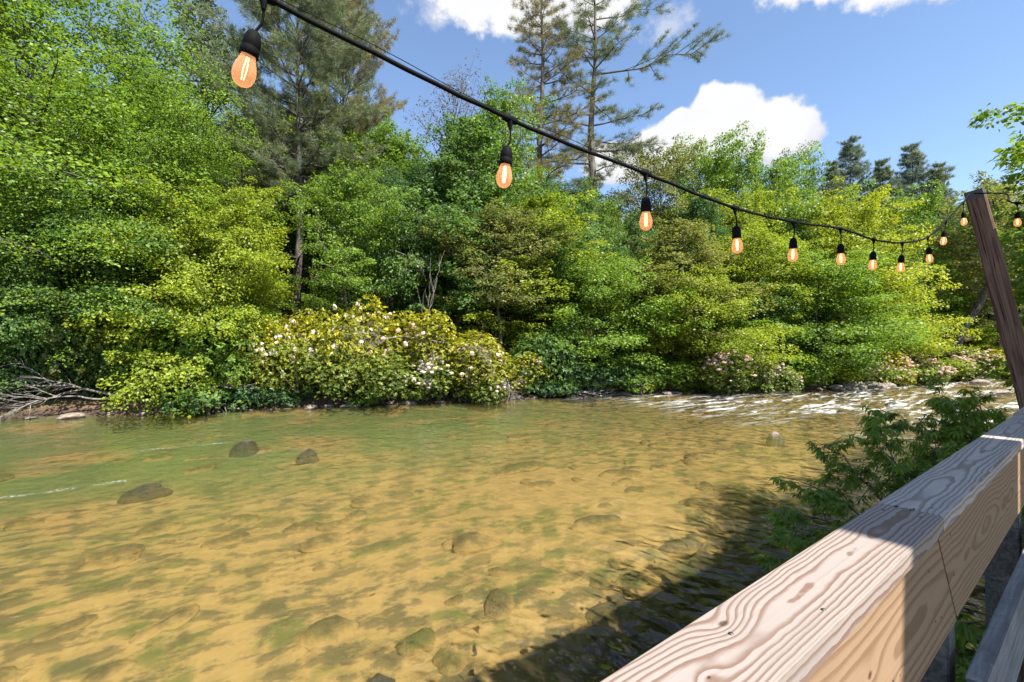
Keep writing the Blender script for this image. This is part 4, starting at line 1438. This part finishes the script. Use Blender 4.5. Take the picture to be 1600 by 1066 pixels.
m, t = new_mat('black_rubber')
g = t.new('ShaderNodeTexCoord').outputs['Object']
finish(t, principled(t, t.mix(t.noise(g, 60.0, 3.0), (0.002, 0.002, 0.0025), (0.006, 0.006, 0.007)), 0.75, 0.12))
M['rubber'] = m
m, t = new_mat('amber_glass')
lw = t.new('ShaderNodeLayerWeight')
lw.inputs[0].default_value = 0.35
tp_ = t.new('ShaderNodeBsdfTransparent')
tp_.inputs[0].default_value = (1.0, 0.80, 0.62, 1)
tl = t.new('ShaderNodeBsdfTranslucent')
tl.inputs[0].default_value = (0.90, 0.60, 0.40, 1)
pr = principled(t, (0.78, 0.52, 0.35), 0.08, 0.5)
em = t.new('ShaderNodeEmission')
em.inputs[0].default_value = (1.0, 0.46, 0.20, 1)
em.inputs[1].default_value = 0.55
b1 = mix_sh(t, 0.5, pr, tl.outputs[0])
b2 = mix_sh(t, t.m('MULTIPLY_ADD', lw.outputs['Facing'], 0.35, 0.25), tp_.outputs[0], b1)
ad = t.new('ShaderNodeMixShader')
ad.inputs[0].default_value = 0.28
t.l.new(b2, ad.inputs[1])
t.l.new(em.outputs[0], ad.inputs[2])
finish(t, ad.outputs[0])
M['glass'] = m
m, t = new_mat('filament')
em = t.new('ShaderNodeEmission')
em.inputs[0].default_value = (1.0, 0.62, 0.30, 1)
em.inputs[1].default_value = 5.0
finish(t, em.outputs[0])
M['filament'] = m

string = empty('string_light', (0, 0, 4.6))
tag(string, 'black cable of hanging amber bulbs strung to the leaning timber post', 'string light')
sinv = Matrix.Translation(-string.location)


def kid(o, parent, inv):
    o.parent = parent
    o.matrix_parent_inverse = inv
    return o


# connectors along the cable (metres), the first one just above the frame
JOINTS = [(-0.623, 1.200, 3.885), (-0.007, 1.645, 3.786), (0.572, 2.058, 3.750), (1.145, 2.471, 3.722), (1.667, 2.848, 3.748), (2.207, 3.237, 3.806),
          (2.690, 3.585, 3.812), (3.202, 3.954, 3.868), (3.758, 4.355, 4.008), (4.230, 4.695, 4.245), (4.753, 5.071, 4.538)]
ANCH = np.array((4.92, 5.19, 4.66))
AFTER = [(4.99, 4.86, 4.56), (4.86, 4.63, 4.40), (4.98, 3.9, 4.22), (5.3, 3.0, 4.25)]
pts = [(-1.25, 0.75, 4.02)] + JOINTS + [tuple(ANCH)]


def smooth_path(P, per=8):
    P = np.array(P, float)
    Q = np.vstack([2 * P[0] - P[1], P, 2 * P[-1] - P[-2]])
    outp = []
    for i in range(1, len(Q) - 2):
        p0, p1, p2, p3 = Q[i - 1:i + 3]
        for s in np.linspace(0, 1, per, endpoint=False):
            outp.append(0.5 * (2 * p1 + (p2 - p0) * s + (2 * p0 - 5 * p1 + 4 * p2 - p3) * s * s + (3 * p1 - p0 - 3 * p2 + p3) * s ** 3))
    outp.append(Q[-2])
    return np.array(outp)


tb = Tubes()
CP = smooth_path(pts)
rr = np.random.default_rng(9)
tb.add(CP + rr.normal(0, 0.0012, CP.shape), 0.0072, 8)
tb.add(smooth_path([tuple(ANCH + (0.02, -0.05, 0.0))] + AFTER), 0.0072, 8)
kid(link('cable', tb.mesh('cable'), M['rubber']), string, sinv)
tb = Tubes()
GW = smooth_path([pts[0]] + [np.array(j) + (0, 0, 0.010) for j in JOINTS] + [pts[-1]], 6)
GW[:, 2] += 0.012 * np.sin(np.linspace(0, len(pts) * math.pi, len(GW))) ** 2
tb.add(GW, 0.0013, 5)
kid(link('support_wire', tb.mesh('support_wire'), M['rubber']), string, sinv)
tb = Tubes()
pc = np.array(post_top) - np.array(axis.normalized()) * 0.07
kid(link('anchor_hook', (lambda q: (q.add(np.array([ANCH, (ANCH + pc) / 2 + (0, 0, 0.01), pc]), 0.006, 8), q.mesh('anchor_hook'))[1])(tb), M['steel']), string, sinv)

sock_me = revolve('socket', [(0.004, 0.0), (0.010, -0.002), (0.016, -0.010), (0.0205, -0.024), (0.0215, -0.040), (0.0200, -0.043), (0.0218, -0.046),
                             (0.0222, -0.066), (0.0205, -0.0665), (0.0180, -0.064), (0.0, -0.060)])
sock_me.materials.append(M['rubber'])
bulb_me = revolve('bulb', [(0.0150, -0.058), (0.0168, -0.066), (0.0190, -0.074), (0.0238, -0.088), (0.0268, -0.102), (0.0275, -0.111), (0.0260, -0.122),
                           (0.0215, -0.133), (0.0140, -0.140), (0.006, -0.1432), (0.0, -0.1436)], 24)
bulb_me.materials.append(M['glass'])
tb = Tubes()
for q in range(4):
    th = q * math.pi / 2
    c_, s_ = math.cos(th), math.sin(th)
    tb.add(np.array([(0.003 * c_, 0.003 * s_, -0.070), (0.006 * c_, 0.006 * s_, -0.10), (0.0035 * c_, 0.0035 * s_, -0.126)]), 0.0011, 5)
fil_me = tb.mesh('filament')
fil_me.materials.append(M['filament'])


def lamp(J, swing, drop, dirv_):
    J = np.array(J)
    hang = np.array((swing[0], swing[1], -1.0))
    hang /= np.linalg.norm(hang)
    S = J + hang * drop
    o = link('lamp_socket', sock_me)
    o.location = Vector(S)
    o.rotation_euler = Vector(-hang).to_track_quat('Z', 'Y').to_euler()
    kid(o, string, sinv)
    link('bulb', bulb_me, None, o)
    link('filament', fil_me, None, o)
    # moulded tee on the cable and the drop lead
    q = Tubes()
    d = np.array(dirv_) / np.linalg.norm(dirv_)
    q.add(np.array([J - d * 0.030, J - d * 0.026, J - d * 0.008, J + d * 0.008, J + d * 0.026, J + d * 0.030]), (0.0075, 0.0115, 0.0135, 0.0135, 0.0115, 0.0075), 10)
    q.add(np.array([J, J - (0, 0, 0.016), J - (0, 0, 0.034)]), (0.013, 0.0095, 0.005), 10)
    b = J - np.array((0, 0, 0.030))
    bow = np.array((d[0], d[1], 0)) * 0.006
    q.add(np.array([b, b + (S - b) * 0.3 + bow, b + (S - b) * 0.65 + bow * 1.4, S - hang * 0.0 + hang * 0.006]), 0.0034, 6)
    me_ = q.mesh('drop_lead')
    me_.materials.append(M['rubber'])
    e = link('drop_lead', me_, None, o)
    bpy.context.view_layer.update()
    e.matrix_parent_inverse = o.matrix_world.inverted()


SW = [(-0.28, 0.05), (-0.10, 0.02), (0.01, 0.03), (0.05, 0.0), (-0.03, 0.02), (0.04, 0.05), (-0.05, 0.0), (-0.03, 0.06), (0.07, 0.0), (-0.12, 0.02), (0.03, 0.0)]
for i, J in enumerate(JOINTS):
    a_, b_ = pts[i], pts[i + 2]
    lamp(J, SW[i], (0.088, 0.092, 0.100, 0.092, 0.092, 0.10, 0.088, 0.098, 0.092, 0.094, 0.098)[i], np.array(b_) - np.array(a_))
lamp(AFTER[1], (0, 0), 0.085, np.array(AFTER[2]) - np.array(AFTER[0]))
lamp(AFTER[2], (0, 0), 0.085, np.array(AFTER[3]) - np.array(AFTER[1]))

# ------------------------------------------------------------------ near bank: shrub with compound leaves, small plants, shade trees
def leaflet(L, Wd):
    """pointed leaflet, 8 faces, gently folded and arched, base at origin, along +X"""
    xs = np.array((0.0, 0.22, 0.5, 0.78, 1.0))
    ws = np.array((0.04, 0.62, 1.0, 0.62, 0.03)) * Wd / 2
    zs = -0.22 * xs ** 2 * L
    V, F = [], []
    for x, w_, z in zip(xs, ws, zs):
        V += [(x * L, w_, z + w_ * 0.35), (x * L, 0, z), (x * L, -w_, z + w_ * 0.35)]
    for i in range(4):
        b = i * 3
        F += [(b, b + 1, b + 4, b + 3), (b + 1, b + 2, b + 5, b + 4)]
    return np.array(V), np.array(F)


def compound_leaf(name, seed, mode='palm'):
    r = np.random.default_rng(seed)
    V, F, T, n = [], [], [], 0
    st = 0.085
    rachis = np.array([(0, 0.0015, 0), (0, -0.0015, 0), (st, -0.001, -0.006), (st, 0.001, -0.006)])
    V.append(rachis); F.append(np.array([[0, 1, 2, 3]])); T.append(np.array([0.5])); n += 4
    if mode == 'palm':
        spec = [(a, k, st) for a, k in zip((-78, -38, 0, 38, 78), (0.72, 0.95, 1.1, 0.95, 0.72))]
    else:
        spec = [(0, 1.0, st)] + [(s * 52, 0.9, st * f) for s in (-1, 1) for f in (0.45, 0.8)]
    for a, k, x0 in spec:
        v, f = leaflet(0.105 * k * r.uniform(0.9, 1.1), 0.029 * k)
        th = R(a + r.normal() * 6)
        dz = R(-12 + r.normal() * 10)
        rot = np.array(Matrix.Rotation(th, 3, 'Z') @ Matrix.Rotation(-dz, 3, 'Y'))
        V.append(v @ rot.T + (x0, 0, -0.006)); F.append(f + n); n += len(v)
        T.append(np.full(len(f), r.uniform(0.15, 0.8)))
    return mesh_np(name, np.concatenate(V), np.concatenate(F), smooth=True, tint=np.concatenate(T))


leafs = [compound_leaf('compound_leaf', 90 + i, 'palm' if i % 3 else 'pinnate') for i in range(6)]
for me in leafs:
    me.materials.append(M['leaf'])


def near_shrub(name, base, stems, label, cat, n_leaf, seed, size, green, spread=0.55):
    r = np.random.default_rng(seed)
    root = empty(name, base)
    tb = Tubes()
    tips = []
    for d0, L in stems:
        P = bez(np.zeros(3), unit(np.array(d0, float)), L, (0, 0, -0.22), 8, r, 0.02)
        tb.add(P, 0.016 * (1 - np.linspace(0, 1, 8) * 0.8), 6)
        m_ = int(L * 11)
        for k in range(m_):
            f = 0.25 + 0.75 * (k + r.random()) / m_
            dd = unit(unit(np.array(d0, float)) * 0.6 + r.normal(size=3) * spread)
            l2 = r.uniform(0.2, 0.55) * (1.15 - 0.5 * f)
            Q = bez(at(P, min(f, .99)), dd, l2, (0, 0, -0.15), 5, r, 0.03)
            tb.add(Q, 0.006 * (1 - np.linspace(0, 1, 5) * 0.7), 4)
            for s in (0.35, 0.6, 0.8, 1.0):
                tips.append((at(Q, min(s, .99)), dd))
    me_ = tb.mesh(name + '_stems')
    me_.materials.append(M['bark'])
    link('stems', me_, None, root)
    idx = r.permutation(len(tips))
    inv_n = 0
    rest_V, rest_F, rest_T, nv = [], [], [], 0
    for q, i in enumerate(idx):
        P, dd = tips[i]
        for rep in range(3):
            az_ = math.atan2(dd[1], dd[0]) + r.normal() * 0.9
            me_ = leafs[int(r.integers(6))]
            sc_ = size * r.uniform(0.75, 1.2)
            eul = (r.normal() * 0.3, R(r.uniform(-5, 38)), az_)
            if inv_n < n_leaf:
                o = link('leaf', me_, None, root)
                o.location = Vector(P)
                o.rotation_euler = eul
                o.scale = (sc_, sc_, sc_)
                o.color = (*GREEN[green], 1)
                inv_n += 1
            else:
                src = leafs[q % 6]
                vv = np.empty(len(src.vertices) * 3, np.float32)
                src.vertices.foreach_get('co', vv)
                ff = np.empty(len(src.loops), np.int32)
                src.loops.foreach_get('vertex_index', ff)
                tt = np.empty(len(src.polygons), np.float32)
                src.attributes['tint'].data.foreach_get('value', tt)
                mat3 = np.array(Matrix.LocRotScale(Vector(P), __import__('mathutils').Euler(eul), Vector((sc_,) * 3)))
                rest_V.append(vv.reshape(-1, 3) @ mat3[:3, :3].T + mat3[:3, 3])
                rest_F.append(ff.reshape(-1, 4) + nv)
                rest_T.append(tt)
                nv += len(vv) // 3
    if rest_V:
        me_ = mesh_np(name + '_leaves', np.concatenate(rest_V), np.concatenate(rest_F), smooth=True, tint=np.concatenate(rest_T))
        me_.materials.append(M['leaf'])
        o = link('leaves', me_, None, root)
        o.color = (*GREEN[green], 1)
        o['kind'] = 'stuff'
    return tag(root, label, cat)


b0 = ap(7.3, 1.25, 0.35)
near_shrub('near_shrub', b0, [((-0.55, 0.25, 1.0), 2.3), ((-0.75, 0.05, 0.75), 2.2), ((-0.95, -0.05, 0.55), 2.1), ((-0.2, 0.2, 1.0), 2.3), ((-0.7, 0.5, 0.5), 1.9),
                              ((0.2, -0.1, 1.0), 2.3), ((-0.35, -0.35, 0.9), 2.1), ((0.3, 0.4, 1.0), 2.3), ((-1.0, 0.15, 0.28), 1.9), ((0.0, 0.5, 0.9), 2.0)],
           'dark green leafy shrub hanging over the water beyond the railing', 'shrub', 300, 4, 0.86, 'bright', 0.85)
near_shrub('near_shrub', ap(9.3, 0.9, 0.5), [((-0.3, 0.1, 1.0), 2.5), ((-0.5, 0.3, 0.9), 2.5), ((0.1, 0.3, 1.0), 2.5), ((-0.1, -0.3, 1.0), 2.5), ((0.4, 0, 0.9), 2.3), ((-0.4, -0.1, 1.0), 2.6)],
           'taller dark green shrub by the foot of the leaning post', 'shrub', 220, 5, 0.95, 'bright', 0.8)
near_shrub('bank_plant', ap(3.6, 0.62, 0.1), [((0.2, 0.1, 1.0), 0.9), ((-0.3, 0.3, 0.9), 0.8), ((0.5, -0.1, 0.9), 0.9), ((-0.1, -0.3, 1.0), 0.8)],
           'leafy green plant seen through the gap under the railing', 'plant', 90, 6, 1.1, 'bright')
near_shrub('bank_plant', ap(4.6, 0.85, 0.1), [((0.2, 0.1, 1.0), 1.2), ((-0.3, 0.3, 0.9), 1.1), ((0.5, -0.1, 0.9), 1.2), ((-0.1, -0.3, 1.0), 1.0)],
           'leafy green plant by the short pile below the railing', 'plant', 90, 7, 1.1, 'bright')

NT1 = broadleaf('shade_tree', 51, 8.2, 3.0, 0.25, 56, 0.125, 110, 0.55, 0.12, (5, 60), 0.6, 0.014)
PROTO['shade'] = NT1
x, y, _ = ap(11.8, -0.85, 0)
tree('shade', x, y, 6.6, 1.05, 0.6, 'bright', 'leafy near bank tree reaching in at the right frame edge', group='trees on the near bank')

# ------------------------------------------------------------------ porch roof added out of view to cast the straight shade edge
roof = empty('added_porch', ap(4.0, -2.8, 1.55))
tag(roof, 'timber porch roof added out of view to shade the railing and water', 'porch')
rinv = Matrix.Translation(-roof.location)
M['added_roof_metal'] = plain('added_roof_metal', (0.10, 0.085, 0.075), 0.55, 0.4, 0.0)
SL = math.atan2(1.0, 4.4)
for a0, a1 in ((1.62, 3.50), (3.58, 5.6), (5.605, 7.8), (7.805, 10.0)):  # gap after the first section lets a sun streak onto the cap
    k = 0
    x0 = a0
    while x0 < a1 - 0.02:
        x1 = min(x0 + 0.40, a1)
        bm = bmesh.new()
        bmesh.ops.create_cube(bm, size=1.0)
        for v in bm.verts:
            v.co = (v.co.x * (x1 - x0 - 0.002), v.co.y * 4.6, v.co.z * 0.03)
        me = bpy.data.meshes.new('roof_panel')
        bm.to_mesh(me)
        bm.free()
        o = kid(link('roof_panel', me, M['added_roof_metal']), roof, rinv)
        o.location = ap((x0 + x1) / 2, -0.25 - 2.2, 5.62 + 0.5)
        o.rotation_euler = Matrix.Rotation(math.atan2(D[1], D[0]), 3, 'Z').to_euler()
        o.rotation_euler.rotate_axis('X', -SL)
        x0 = x1
kid(board('added_roof_beam', 1.65, 9.95, -1.02, -0.90, 5.52, 5.74, M['dark_wood'], None), roof, rinv)
kid(board('added_roof_beam', 1.65, 9.95, -4.86, -4.74, 6.28, 6.50, M['dark_wood'], None), roof, rinv)
for a in (1.75, 5.0, 9.8):
    z0 = 1.555 if a < 5.2 else 0.2
    kid(board('added_roof_post', a - 0.06, a + 0.06, -1.02, -0.90, z0, 5.515, M['dark_wood'], None), roof, rinv)
    kid(board('added_roof_post', a - 0.06, a + 0.06, -4.86, -4.74, 0.2, 6.275, M['dark_wood'], None), roof, rinv)
